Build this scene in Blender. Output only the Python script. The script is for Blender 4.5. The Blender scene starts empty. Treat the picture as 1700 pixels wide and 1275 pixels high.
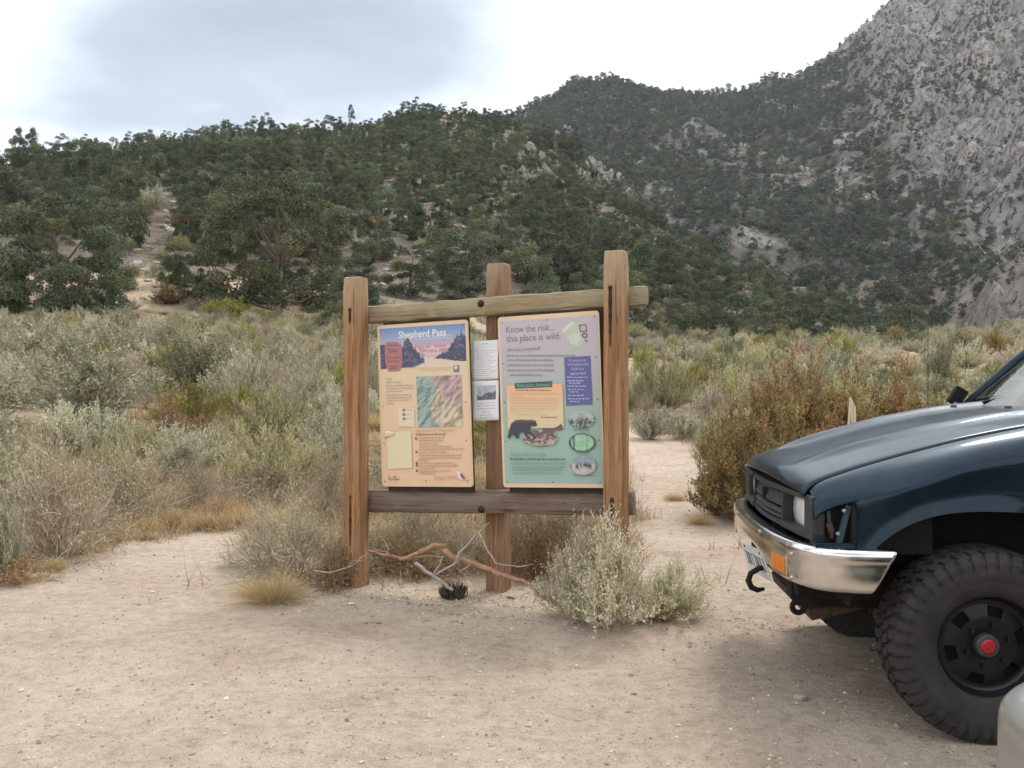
import bpy, bmesh, math, random
import numpy as np
from mathutils import Vector, Matrix

sc = bpy.context.scene
COL = sc.collection
R = math.radians

# ------------------------------------------------------------------ camera
CAM_Z = 1.44
FPX, CX, CY = 1472.0, 850.0, 637.5          # focal length and centre in photograph pixels (1700 x 1275)
cam_d = bpy.data.cameras.new('camera')
cam_d.sensor_width = 36.0
cam_d.lens = 36.0 * FPX / 1700.0
cam_d.clip_end = 6000
cam_d.clip_start = 0.05
cam = bpy.data.objects.new('camera', cam_d)
cam.location = (0, 0, CAM_Z)
cam.rotation_euler = (R(90), 0, 0)
COL.objects.link(cam)
sc.camera = cam

# ------------------------------------------------------------------ world: overcast sky
SUN_EL, SUN_AZ = R(56), R(35)               # azimuth measured from +Y towards +X
w = bpy.data.worlds.new('World')
sc.world = w
w.use_nodes = True
nt = w.node_tree
for n in list(nt.nodes):
    nt.nodes.remove(n)
def wn(t, **k):
    n = nt.nodes.new(t)
    for a, b in k.items():
        setattr(n, a, b)
    return n
out = wn('ShaderNodeOutputWorld')
bg = wn('ShaderNodeBackground')
bg.inputs['Strength'].default_value = 0.1
sky = wn('ShaderNodeTexSky', sky_type='NISHITA', sun_disc=False)
sky.sun_elevation = SUN_EL
sky.sun_rotation = SUN_AZ
sky.air_density = 1.0
sky.dust_density = 2.0
tc = wn('ShaderNodeTexCoord')
sep = wn('ShaderNodeSeparateXYZ')
nt.links.new(tc.outputs['Generated'], sep.inputs[0])
# the cloud deck as a flat layer: direction / height
zc = wn('ShaderNodeMath', operation='MAXIMUM'); zc.inputs[1].default_value = 0.0
nt.links.new(sep.outputs['Z'], zc.inputs[0])
za = wn('ShaderNodeMath', operation='ADD'); za.inputs[1].default_value = 0.22
nt.links.new(zc.outputs[0], za.inputs[0])
vd = wn('ShaderNodeVectorMath', operation='DIVIDE')
cz = wn('ShaderNodeCombineXYZ')
for i in range(3):
    nt.links.new(za.outputs[0], cz.inputs[i])
nt.links.new(tc.outputs['Generated'], vd.inputs[0])
nt.links.new(cz.outputs[0], vd.inputs[1])
mp = wn('ShaderNodeMapping')
mp.inputs['Location'].default_value = (0.42, -0.20, 0.0)
mp.inputs['Rotation'].default_value = (0, 0, R(-25))
mp.inputs['Scale'].default_value = (0.62, 1.0, 0.0)
nt.links.new(vd.outputs[0], mp.inputs[0])
nz = wn('ShaderNodeTexNoise')
nz.inputs['Scale'].default_value = 1.5
nz.inputs['Detail'].default_value = 7
nz.inputs['Roughness'].default_value = 0.5
nz.inputs['Distortion'].default_value = 0.35
nt.links.new(mp.outputs[0], nz.inputs['Vector'])
# thicker grey clouds in the deck, each a soft ellipse in the plane of the deck
fac = nz.outputs['Fac']
for (px_, py_, rx_, ry_, rot_, amt) in ((-0.46, 1.68, 0.58, 0.38, -14, 0.36), (0.52, 1.60, 0.30, 0.34, 20, 0.20), (-1.5, 0.4, 0.6, 0.35, 30, 0.28), (1.2, -0.5, 0.7, 0.4, -20, 0.28), (-0.3, -1.4, 0.6, 0.4, 10, 0.28)):
    m1 = wn('ShaderNodeMapping', vector_type='TEXTURE')
    m1.inputs['Location'].default_value = (px_, py_, 0); m1.inputs['Rotation'].default_value = (0, 0, R(rot_)); m1.inputs['Scale'].default_value = (rx_, ry_, 1)
    flat = wn('ShaderNodeVectorMath', operation='MULTIPLY'); flat.inputs[1].default_value = (1, 1, 0)
    ln_ = wn('ShaderNodeVectorMath', operation='LENGTH')
    mr_w = wn('ShaderNodeMapRange', interpolation_type='SMOOTHERSTEP')
    mr_w.inputs['From Min'].default_value = 0.25; mr_w.inputs['From Max'].default_value = 1.35; mr_w.inputs['To Min'].default_value = amt; mr_w.inputs['To Max'].default_value = 0.0
    sb_w = wn('ShaderNodeMath', operation='SUBTRACT')
    nt.links.new(vd.outputs[0], m1.inputs[0]); nt.links.new(m1.outputs[0], flat.inputs[0]); nt.links.new(flat.outputs[0], ln_.inputs[0])
    nt.links.new(ln_.outputs['Value'], mr_w.inputs['Value']); nt.links.new(fac, sb_w.inputs[0]); nt.links.new(mr_w.outputs[0], sb_w.inputs[1])
    fac = sb_w.outputs[0]
ramp = wn('ShaderNodeValToRGB')
e = ramp.color_ramp.elements
e[0].position = 0.10; e[0].color = (2.5, 2.85, 3.3, 1)
e[1].position = 0.56; e[1].color = (11.5, 11.6, 11.7, 1)
m_ = e.new(0.24); m_.color = (3.4, 3.8, 4.25, 1)
m_ = e.new(0.36); m_.color = (5.6, 6.1, 6.6, 1)
nt.links.new(fac, ramp.inputs[0])
mix = wn('ShaderNodeMix', data_type='RGBA')
mix.inputs['Factor'].default_value = 0.88
nt.links.new(sky.outputs[0], mix.inputs['A'])
nt.links.new(ramp.outputs[0], mix.inputs['B'])
nt.links.new(mix.outputs['Result'], bg.inputs['Color'])
nt.links.new(bg.outputs[0], out.inputs[0])

# ------------------------------------------------------------------ sun behind thin cloud
sun_d = bpy.data.lights.new('sun', 'SUN')
sun_d.energy = 1.5
sun_d.angle = R(16)
sun_d.color = (1.0, 0.95, 0.87)
sun = bpy.data.objects.new('sun', sun_d)
sv = Vector((math.sin(SUN_AZ) * math.cos(SUN_EL), math.cos(SUN_AZ) * math.cos(SUN_EL), math.sin(SUN_EL)))
sun.rotation_euler = sv.to_track_quat('Z', 'Y').to_euler()
sun.location = (30, 40, 80)
COL.objects.link(sun)

vs = sc.view_settings
vs.view_transform = 'Standard'
vs.look = 'None'
vs.exposure = 0.93
vs.gamma = 1.0
vs.use_curve_mapping = False
cy = sc.cycles
cy.max_bounces = 6
cy.diffuse_bounces = 3
cy.glossy_bounces = 3
cy.transmission_bounces = 4
cy.transparent_max_bounces = 8
cy.volume_bounces = 0
cy.use_denoising = True
cy.use_adaptive_sampling = True
cy.caustics_reflective = False
cy.caustics_refractive = False

# ------------------------------------------------------------------ object helpers
def tag(o, label=None, cat=None, group=None, kind=None):
    if label: o['label'] = label
    if cat: o['category'] = cat
    if group: o['group'] = group
    if kind: o['kind'] = kind
    return o

def empty(name, loc=(0, 0, 0), rz=0.0):
    o = bpy.data.objects.new(name, None)
    o.empty_display_size = 0.1
    o.location = loc
    o.rotation_euler = (0, 0, rz)
    COL.objects.link(o)
    return o

def link(name, me, parent=None, loc=None):
    o = bpy.data.objects.new(name, me)
    COL.objects.link(o)
    if parent is not None: o.parent = parent
    if loc is not None: o.location = loc
    return o

def mesh_np(name, V, faces, mat=None, col=None, smooth=False):
    """V (n,3); faces: list of int arrays (m,k) each with a constant k"""
    me = bpy.data.meshes.new(name)
    V = np.asarray(V, dtype=np.float32)
    if not isinstance(faces, (list, tuple)): faces = [faces]
    faces = [np.asarray(f, dtype=np.int32) for f in faces if len(f)]
    nl = sum(f.size for f in faces); nf = sum(len(f) for f in faces)
    me.vertices.add(len(V)); me.vertices.foreach_set('co', V.ravel())
    me.loops.add(nl); me.polygons.add(nf)
    me.loops.foreach_set('vertex_index', np.concatenate([f.ravel() for f in faces]))
    starts, k0 = [], 0
    for f in faces:
        starts.append(k0 + np.arange(len(f)) * f.shape[1]); k0 += f.size
    me.polygons.foreach_set('loop_start', np.concatenate(starts).astype(np.int32))
    me.polygons.foreach_set('use_smooth', np.full(nf, bool(smooth)))
    me.update(calc_edges=True)
    if col is not None:
        a = me.color_attributes.new('Col', 'FLOAT_COLOR', 'POINT')
        c = np.ones((len(V), 4), np.float32); c[:, :3] = col
        a.data.foreach_set('color', c.ravel())
    if mat is not None: me.materials.append(mat)
    return me

class MB:
    """collects simple solids into one mesh"""
    def __init__(s): s.v = []; s.f = []
    def add(s, V, F):
        k = len(s.v); s.v += [tuple(p) for p in V]; s.f += [tuple(i + k for i in f) for f in F]; return s
    def box(s, c, d, rot=None, top=None):
        hx, hy, hz = d[0] / 2, d[1] / 2, d[2] / 2
        P = []
        for z in (-hz, hz):
            f = 1.0 if (z < 0 or top is None) else top
            for x, y in ((-hx, -hy), (hx, -hy), (hx, hy), (-hx, hy)):
                P.append(Vector((x * f, y * f, z)))
        if rot is not None: P = [rot @ p for p in P]
        c = Vector(c)
        return s.add([p + c for p in P], [(3, 2, 1, 0), (4, 5, 6, 7), (0, 1, 5, 4), (1, 2, 6, 5), (2, 3, 7, 6), (3, 0, 4, 7)])
    def tube(s, pts, rad, n=8, cap=True):
        pts = [Vector(p) for p in pts]
        if not hasattr(rad, '__len__'): rad = [rad] * len(pts)
        V, F = [], []
        prev = None
        for i, p in enumerate(pts):
            t = (pts[min(i + 1, len(pts) - 1)] - pts[max(i - 1, 0)])
            t.normalize()
            a = prev if prev is not None else (Vector((0, 0, 1)) if abs(t.z) < 0.9 else Vector((1, 0, 0)))
            b = t.cross(a); b.normalize(); a = b.cross(t); a.normalize(); prev = a
            for k in range(n):
                th = 2 * math.pi * k / n
                V.append(p + (a * math.cos(th) + b * math.sin(th)) * rad[i])
        for i in range(len(pts) - 1):
            for k in range(n):
                F.append((i * n + k, i * n + (k + 1) % n, (i + 1) * n + (k + 1) % n, (i + 1) * n + k))
        if cap:
            F.append(tuple(range(n - 1, -1, -1))); F.append(tuple((len(pts) - 1) * n + k for k in range(n)))
        return s.add(V, F)
    def lathe(s, prof, n=48, centre=(0, 0, 0), axis='Y', skip=None):
        """prof: (radius, along axis)"""
        V, F = [], []
        m = len(prof)
        for k in range(n):
            th = 2 * math.pi * k / n
            for r_, a_ in prof:
                q = (r_ * math.cos(th), a_, r_ * math.sin(th)) if axis == 'Y' else ((a_, r_ * math.cos(th), r_ * math.sin(th)) if axis == 'X' else (r_ * math.cos(th), r_ * math.sin(th), a_))
                V.append((q[0] + centre[0], q[1] + centre[1], q[2] + centre[2]))
        for k in range(n):
            k2 = (k + 1) % n
            for j in range(m - 1):
                if skip and skip(k, j): continue
                F.append((k * m + j, k2 * m + j, k2 * m + j + 1, k * m + j + 1))
        return s.add(V, F)
    def grid(s, rows, closed=False):
        nr, ncol = len(rows), len(rows[0])
        V = [p for r_ in rows for p in r_]
        F = []
        for i in range(nr - 1):
            for j in range(ncol - (0 if closed else 1)):
                j2 = (j + 1) % ncol
                F.append((i * ncol + j, i * ncol + j2, (i + 1) * ncol + j2, (i + 1) * ncol + j))
        return s.add(V, F)
    def build(s, name, mat, parent=None, smooth=False, bevel=0, solid=0, loc=None, fix=True, weld=False):
        me = bpy.data.meshes.new(name)
        me.from_pydata([tuple(p) for p in s.v], [], s.f)
        if fix or weld or bevel:
            bm = bmesh.new(); bm.from_mesh(me)
            if weld: bmesh.ops.remove_doubles(bm, verts=bm.verts, dist=1e-5)
            if fix: bmesh.ops.recalc_face_normals(bm, faces=bm.faces)
            if bevel:
                ed = [e_ for e_ in bm.edges if e_.is_manifold and e_.calc_face_angle(0) > 0.5]
                bmesh.ops.bevel(bm, geom=ed, offset=bevel, segments=2, profile=0.6, affect='EDGES', clamp_overlap=True)
            bm.to_mesh(me); bm.free()
        me.polygons.foreach_set('use_smooth', [bool(smooth)] * len(me.polygons))
        me.materials.append(mat)
        o = link(name, me, parent, loc)
        if solid:
            md = o.modifiers.new('solid', 'SOLIDIFY'); md.thickness = solid; md.offset = -1
        if smooth == 'auto':
            pass
        return o

def smooth_by_angle(o, ang=35):
    me = o.data
    bm = bmesh.new(); bm.from_mesh(me)
    for f in bm.faces: f.smooth = True
    for e_ in bm.edges:
        e_.smooth = not (e_.is_manifold and e_.calc_face_angle(0) > R(ang))
    bm.to_mesh(me); bm.free()
    return o

# ------------------------------------------------------------------ numpy noise
def _h(ix, iy, sd):
    v = np.sin(ix * 127.1 + iy * 311.7 + sd * 74.7) * 43758.5453
    return v - np.floor(v)
def vnoise(x, y, sd=0):
    x = np.asarray(x, float); y = np.asarray(y, float)
    ix = np.floor(x); iy = np.floor(y); fx = x - ix; fy = y - iy
    fx = fx * fx * (3 - 2 * fx); fy = fy * fy * (3 - 2 * fy)
    a = _h(ix, iy, sd); b = _h(ix + 1, iy, sd); c = _h(ix, iy + 1, sd); d = _h(ix + 1, iy + 1, sd)
    return a + (b - a) * fx + (c - a) * fy + (a - b - c + d) * fx * fy
def fbm(x, y, sd=0, oct=4, gain=0.5):
    t, a, n = 0.0, 1.0, 0.0
    for i in range(oct):
        t = t + a * vnoise(x, y, sd + i * 3.1); n += a
        x = x * 2.03 + 5.1; y = y * 2.03 + 1.7; a *= gain
    return t / n
def ridged(x, y, sd=0, oct=4):
    t, a, n = 0.0, 1.0, 0.0
    for i in range(oct):
        t = t + a * (1 - np.abs(2 * vnoise(x, y, sd + i * 3.1) - 1)); n += a
        x = x * 2.1 + 3.1; y = y * 2.1 + 8.7; a *= 0.5
    return t / n
def ss(a, b, x):
    t = np.clip((np.asarray(x, float) - a) / (b - a), 0, 1)
    return t * t * (3 - 2 * t)

# ------------------------------------------------------------------ material helpers
def mat_new(name):
    m = bpy.data.materials.new(name); m.use_nodes = True
    t = m.node_tree
    b = t.nodes['Principled BSDF']
    return m, t, b
def nd(t, typ, **k):
    n = t.nodes.new(typ)
    for a, b in k.items():
        if a.startswith('i_'):
            n.inputs[a[2:].replace('_', ' ')].default_value = b
        else: setattr(n, a, b)
    return n
def ramp_(t, fac, stops):
    r_ = nd(t, 'ShaderNodeValToRGB')
    el = r_.color_ramp.elements
    el[0].position, el[0].color = stops[0][0], (*stops[0][1], 1)
    el[1].position, el[1].color = stops[-1][0], (*stops[-1][1], 1)
    for p, c in stops[1:-1]:
        q = el.new(p); q.color = (*c, 1)
    t.links.new(fac, r_.inputs[0])
    return r_.outputs[0]
def noise_(t, vec, scale, detail=4, rough=0.55, dist=0.0):
    n = nd(t, 'ShaderNodeTexNoise')
    n.inputs['Scale'].default_value = scale; n.inputs['Detail'].default_value = detail
    n.inputs['Roughness'].default_value = rough; n.inputs['Distortion'].default_value = dist
    if vec is not None: t.links.new(vec, n.inputs['Vector'])
    return n.outputs['Fac']
def mix_(t, fac, a, b, mode='MIX'):
    n = nd(t, 'ShaderNodeMix', data_type='RGBA', blend_type=mode)
    for s_, v in (('Factor', fac), ('A', a), ('B', b)):
        if isinstance(v, (int, float)): n.inputs[s_].default_value = v
        elif isinstance(v, tuple): n.inputs[s_].default_value = (*v, 1)
        else: t.links.new(v, n.inputs[s_])
    return n.outputs['Result']
def bump_(t, b, h, strength=0.3, dist=0.02, prev=None):
    n = nd(t, 'ShaderNodeBump'); n.inputs['Strength'].default_value = strength; n.inputs['Distance'].default_value = dist
    t.links.new(h, n.inputs['Height'])
    if prev is not None: t.links.new(prev, n.inputs['Normal'])
    t.links.new(n.outputs[0], b.inputs['Normal'])
    return n.outputs[0]
def mapped(t, scale=(1, 1, 1), coord='Object', rot=(0, 0, 0)):
    c = nd(t, 'ShaderNodeTexCoord'); m = nd(t, 'ShaderNodeMapping')
    m.inputs['Scale'].default_value = scale; m.inputs['Rotation'].default_value = rot
    t.links.new(c.outputs[coord], m.inputs[0])
    return m.outputs[0]
def plain(name, col, rough=0.6, metal=0.0, var=0.12, scale=12, bump=0.0, spec=0.4, coat=0.0):
    m, t, b = mat_new(name)
    v = mapped(t)
    f = noise_(t, v, scale, 5)
    c = ramp_(t, f, [(0.3, tuple(x * (1 - var) for x in col)), (0.7, tuple(min(1, x * (1 + var)) for x in col))])
    t.links.new(c, b.inputs['Base Color'])
    b.inputs['Roughness'].default_value = rough; b.inputs['Metallic'].default_value = metal
    b.inputs['Specular IOR Level'].default_value = spec
    b.inputs['Coat Weight'].default_value = coat
    if bump: bump_(t, b, noise_(t, v, scale * 4, 5), bump, 0.01)
    return m
def attr_mat(name, rough=0.85, var=0.25, spec=0.15, rscale=0.0, translucent=0.0):
    """colour from the mesh's Col attribute, varied a little from object to object"""
    m, t, b = mat_new(name)
    a = nd(t, 'ShaderNodeVertexColor', layer_name='Col')
    oi = nd(t, 'ShaderNodeObjectInfo')
    mr = nd(t, 'ShaderNodeMapRange'); mr.inputs['To Min'].default_value = 1 - var; mr.inputs['To Max'].default_value = 1 + var
    t.links.new(oi.outputs['Random'], mr.inputs['Value'])
    hs = nd(t, 'ShaderNodeHueSaturation')
    t.links.new(a.outputs[0], hs.inputs['Color']); t.links.new(mr.outputs[0], hs.inputs['Value'])
    m2 = nd(t, 'ShaderNodeMath', operation='MULTIPLY'); m2.inputs[1].default_value = 7.31
    fr = nd(t, 'ShaderNodeMath', operation='FRACT')
    mr2 = nd(t, 'ShaderNodeMapRange'); mr2.inputs['To Min'].default_value = 0.485; mr2.inputs['To Max'].default_value = 0.515
    t.links.new(oi.outputs['Random'], m2.inputs[0]); t.links.new(m2.outputs[0], fr.inputs[0]); t.links.new(fr.outputs[0], mr2.inputs['Value'])
    if var > 0: t.links.new(mr2.outputs[0], hs.inputs['Hue'])
    t.links.new(hs.outputs[0], b.inputs['Base Color'])
    b.inputs['Roughness'].default_value = rough; b.inputs['Specular IOR Level'].default_value = spec
    if translucent:
        tr = nd(t, 'ShaderNodeBsdfTranslucent'); ms = nd(t, 'ShaderNodeMixShader'); ms.inputs[0].default_value = translucent
        t.links.new(hs.outputs[0], tr.inputs[0]); t.links.new(b.outputs[0], ms.inputs[1]); t.links.new(tr.outputs[0], ms.inputs[2])
        t.links.new(ms.outputs[0], t.nodes['Material Output'].inputs[0])
    return m
# ================================================================== terrain
def azi(px): return math.atan((px - CX) / FPX)
def slo(px, py): return (CY - py) / FPX * math.cos(azi(px))          # height gained per metre of distance
def table(rows): 
    A = np.array([azi(r_[0]) if abs(r_[0]) < 9000 else r_[0] / 1e4 for r_ in rows]); return A
# near hill: bearing given as photo column; ground line of the ridge, its distance, and where the slope starts
H1 = [(-20000, 420, 120, 50), (-9500, 330, 130, 46), (-600, 330, 140, 46), (0, 280, 152, 47), (150, 258, 160, 47), (300, 236, 172, 48), (450, 222, 192, 50), (600, 217, 216, 52),
      (700, 194, 236, 54), (745, 186, 242, 55), (850, 212, 238, 60), (950, 262, 216, 66), (1040, 326, 196, 72), (1150, 425, 172, 80),
      (1300, 512, 150, 95), (1420, 570, 140, 110), (1700, 640, 140, 115), (9500, 700, 140, 115), (20000, 700, 140, 115)]
# far mountain
H2 = [(-20000, 500, 700, 320), (-9500, 400, 700, 320), (0, 300, 700, 320), (600, 240, 720, 300), (760, 205, 740, 290), (850, 190, 745, 285), (890, 172, 750, 280),
      (930, 152, 755, 270), (980, 134, 760, 262), (1015, 130, 765, 255), (1060, 141, 775, 245), (1110, 148, 790, 240), (1200, 156, 815, 245), (1260, 147, 830, 250),
      (1320, 130, 845, 255), (1360, 108, 850, 260), (1400, 84, 855, 265), (1440, 48, 860, 270), (1480, 12, 865, 275), (1530, -6, 870, 280), (1580, -20, 880, 280),
      (1700, -110, 900, 280), (2100, -200, 900, 280), (9500, -100, 900, 280), (20000, 300, 900, 280)]
def prep(rows):
    A, S, D, B = [], [], [], []
    for px, py, d, b in rows:
        if px <= -9000: a = -math.pi * (0.55 if px < -9999 else 0.36)
        elif px >= 9000: a = math.pi * (0.55 if px > 9999 else 0.36)
        else: a = azi(px)
        A.append(a); S.append((CY - py) / FPX * max(math.cos(a), 0.45)); D.append(d); B.append(b)
    return [np.array(q) for q in (A, S, D, B)]
T1, T2 = prep(H1), prep(H2)
def g_plain(a):
    g = 0.117 - 0.047 * ss(-0.25, 0.12, a)
    back = ss(1.3, 2.0, np.abs(a))
    return g * (1 - back) - 0.02 * back
def plain_z(a, d):
    q = d - 9.5
    return g_plain(a) * ((np.sqrt(q * q + 12) + q) / 2 - 0.15)
def rock_mask(a, el):
    return ss(-0.06, 0.06, a - (0.315 + (0.40 - el) * 0.55) + 0.10 * (fbm(a * 26, el * 26, 81, 3) - 0.5))
def height(X, Y, detail=True):
    X = np.asarray(X, float); Y = np.asarray(Y, float)
    d = np.sqrt(X * X + Y * Y); a = np.arctan2(X, Y)
    zp = plain_z(a, d)
    s1, d1, b1 = (np.interp(a, T1[0], T1[k]) for k in (1, 2, 3))
    zr1 = CAM_Z + s1 * d1
    zb1 = plain_z(a, b1)
    u = np.clip((d - b1) / (d1 - b1), 0, 1)
    fu = u * (1 - 0.10 * u ** 6) / 0.9
    fu = 0.86 * u + 0.14 * u ** 2
    z1 = np.where(d < b1, zp, zb1 + (zr1 - zb1) * fu - 0.42 * np.clip(d - d1, 0, None))
    # soften where plain meets the slope
    s2, d2, b2 = (np.interp(a, T2[0], T2[k]) for k in (1, 2, 3))
    zr2 = CAM_Z + s2 * d2
    zb2 = CAM_Z + 0.045 * b2
    u2 = np.clip((d - b2) / (d2 - b2), 0, 1)
    z2 = np.where(d < b2, zb2 - 0.2 * (b2 - d), zb2 + (zr2 - zb2) * u2 ** 1.18 - 0.5 * np.clip(d - d2, 0, None))
    front = 1 - ss(1.45, 2.1, np.abs(a))
    z1 = z1 * front + zp * (1 - front)
    z2 = z2 * front + (zp - 30) * (1 - front)
    k = 3.0
    z = np.where(d < 100, np.maximum(z1, z2), 0.5 * (z1 + z2 + np.sqrt((z1 - z2) ** 2 + k)))
    if detail:
        h1 = ss(60, 110, d) * (1 - ss(330, 420, d))
        z = z + h1 * (fbm(X / 18, Y / 18, 2, 4) - 0.5) * 5.0 + h1 * (fbm(X / 4, Y / 4, 7, 3) - 0.5) * 1.1
        far = ss(230, 400, d)
        el = np.where(d > 1, (z - CAM_Z) / np.maximum(d, 1), 0)
        rk = rock_mask(a, el) * ss(150, 260, d)
        gull = ridged(X / 120 + 0.3 * Y / 120, Y / 260, 11, 3)
        z = z + far * (gull - 0.6) * 26 * (1 - 0.7 * ss(0.75, 1.0, u2))
        z = z + far * (fbm(X / 30, Y / 30, 5, 4) - 0.5) * 11
        z = z + rk * ((ridged(X / 34 + 0.2 * Y / 60, Y / 70, 21, 4) - 0.62) * 34 + (ridged(X / 9, Y / 22, 31, 3) - 0.6) * 14 + np.floor(fbm(X / 20, Y / 26, 33, 3) * 9) * 2.2)
        z = z + (far * (1 - rk)) * (ss(0.6, 0.8, fbm(X / 26, Y / 40, 41, 3))) * 6
        # the trampled dirt and the shrub flat
        n_ = 1 - ss(40, 70, d)
        lot = np.exp(-((d - 4) / 7) ** 2)
        z = z + n_ * ((fbm(X / 1.7, Y / 1.7, 3, 3) - 0.5) * (0.05 + 0.10 * ss(8, 16, d)) + (fbm(X / 0.35, Y / 0.35, 8, 3) - 0.5) * 0.022)
        z = z - n_ * 0.004
        # wheel ruts curving across the car park
        for k_, (c0, c1, wv) in enumerate(((3.05, 0.10, 0.22), (4.45, 0.13, 0.24), (2.35, -0.06, 0.20), (3.75, -0.05, 0.22))):
            yr = c0 + c1 * X - 0.035 * X * X + 0.10 * np.sin(X * 0.8 + k_)
            q_ = (Y - yr) / wv
            z = z + lot * (-0.016 * np.exp(-q_ ** 2) + 0.009 * np.exp(-((np.abs(q_) - 1.7) / 0.6) ** 2)) * (0.4 + 0.9 * vnoise(X * 1.7, Y * 1.7, 23 + k_))
        # slight rise under the right end of the sign
        z = z + 0.05 * np.exp(-(((X - 0.75) / 0.7) ** 2 + ((Y - 5.6) / 1.2) ** 2))
    return z
def hz(x, y): return float(height(np.array([x]), np.array([y]))[0])
_Yr = np.geomspace(2.0, 1100, 9000)
def at(px, py):
    """where the view ray through a photograph pixel meets the ground"""
    t, e_ = (px - CX) / FPX, (CY - py) / FPX
    hh = height(t * _Yr, _Yr)
    k = np.argmax(hh >= CAM_Z + e_ * _Yr)
    y = _Yr[k]
    return float(t * y), float(y), float(hh[k])

TRAIL = np.array([(1.35, 5.6), (1.5, 7.2), (1.75, 9.0), (2.2, 12.0), (2.45, 14.5), (2.2, 16.2), (1.0, 18.0)])
def trail_dist(X, Y):
    best = np.full(np.shape(X), 1e9)
    for (x0, y0), (x1, y1) in zip(TRAIL[:-1], TRAIL[1:]):
        dx, dy = x1 - x0, y1 - y0
        t = np.clip(((X - x0) * dx + (Y - y0) * dy) / (dx * dx + dy * dy), 0, 1)
        best = np.minimum(best, np.hypot(X - x0 - t * dx, Y - y0 - t * dy))
    return best
LOTX = np.array([-40, -12, -6.0, -3.8, -2.3, -1.7, -0.9, 0.4, 0.9, 1.6, 2.2, 4, 8, 40])
LOTY = np.array([3.2, 3.8, 5.2, 6.6, 7.9, 6.9, 6.3, 6.3, 6.6, 7.4, 7.7, 7.7, 7.6, 7.0])
def bare(X, Y):
    """1 on the car park and the trail, 0 among the shrubs"""
    b = np.interp(X, LOTX, LOTY)
    lot = 1 - ss(-0.2, 0.45, Y - b + (fbm(np.asarray(X) * 1.3, np.asarray(Y) * 1.3, 17, 3) - 0.5) * 1.2)
    tr = 1 - ss(0.45, 0.8, trail_dist(X, Y) + (fbm(np.asarray(X) * 1.6, np.asarray(Y) * 1.6, 19, 2) - 0.5) * 0.5)
    return np.maximum(lot, tr)

# ---------------------------------------------------------------- terrain materials
def sand_material():
    m, t, b = mat_new('sandy dirt')
    a = nd(t, 'ShaderNodeVertexColor', layer_name='Col')
    v = mapped(t)
    f1 = noise_(t, v, 0.9, 6, 0.6, 0.4)
    f2 = noise_(t, v, 14, 6, 0.7)
    f3 = noise_(t, v, 120, 3, 0.7)
    base = ramp_(t, f1, [(0.28, (0.52, 0.405, 0.31)), (0.5, (0.62, 0.50, 0.395)), (0.72, (0.69, 0.575, 0.465))])
    grit = ramp_(t, f3, [(0.30, (0.60, 0.56, 0.52)), (0.42, (0.96, 0.96, 0.96)), (0.62, (1.0, 1.0, 1.0)), (0.74, (1.22, 1.21, 1.2))])
    c = mix_(t, 1.0, base, grit, 'MULTIPLY')
    mid = ramp_(t, f2, [(0.3, (0.72, 0.70, 0.68)), (0.5, (0.96, 0.955, 0.95)), (0.7, (1.10, 1.10, 1.10))])
    c = mix_(t, 1.0, c, mid, 'MULTIPLY')
    # damp, scuffed streaks where wheels have turned
    vs_ = mapped(t, (0.85, 1.25, 1), rot=(0, 0, 0.35))
    fs = noise_(t, vs_, 1.3, 5, 0.6, 0.6)
    sc_ = ramp_(t, fs, [(0.57, (1, 1, 1)), (0.66, (0.88, 0.86, 0.84)), (0.76, (0.76, 0.73, 0.70))])
    c = mix_(t, 1.0, c, sc_, 'MULTIPLY')
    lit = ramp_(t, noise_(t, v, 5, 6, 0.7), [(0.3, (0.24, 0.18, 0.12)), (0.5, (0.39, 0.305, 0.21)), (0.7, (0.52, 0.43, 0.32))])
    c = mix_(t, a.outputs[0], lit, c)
    t.links.new(c, b.inputs['Base Color'])
    b.inputs['Roughness'].default_value = 0.95; b.inputs['Specular IOR Level'].default_value = 0.15
    p = bump_(t, b, f3, 0.8, 0.014)
    p = bump_(t, b, noise_(t, v, 32, 6, 0.75), 0.85, 0.045, p)
    bump_(t, b, noise_(t, vs_, 5.5, 5, 0.6, 0.5), 0.45, 0.10, p)
    return m
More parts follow.
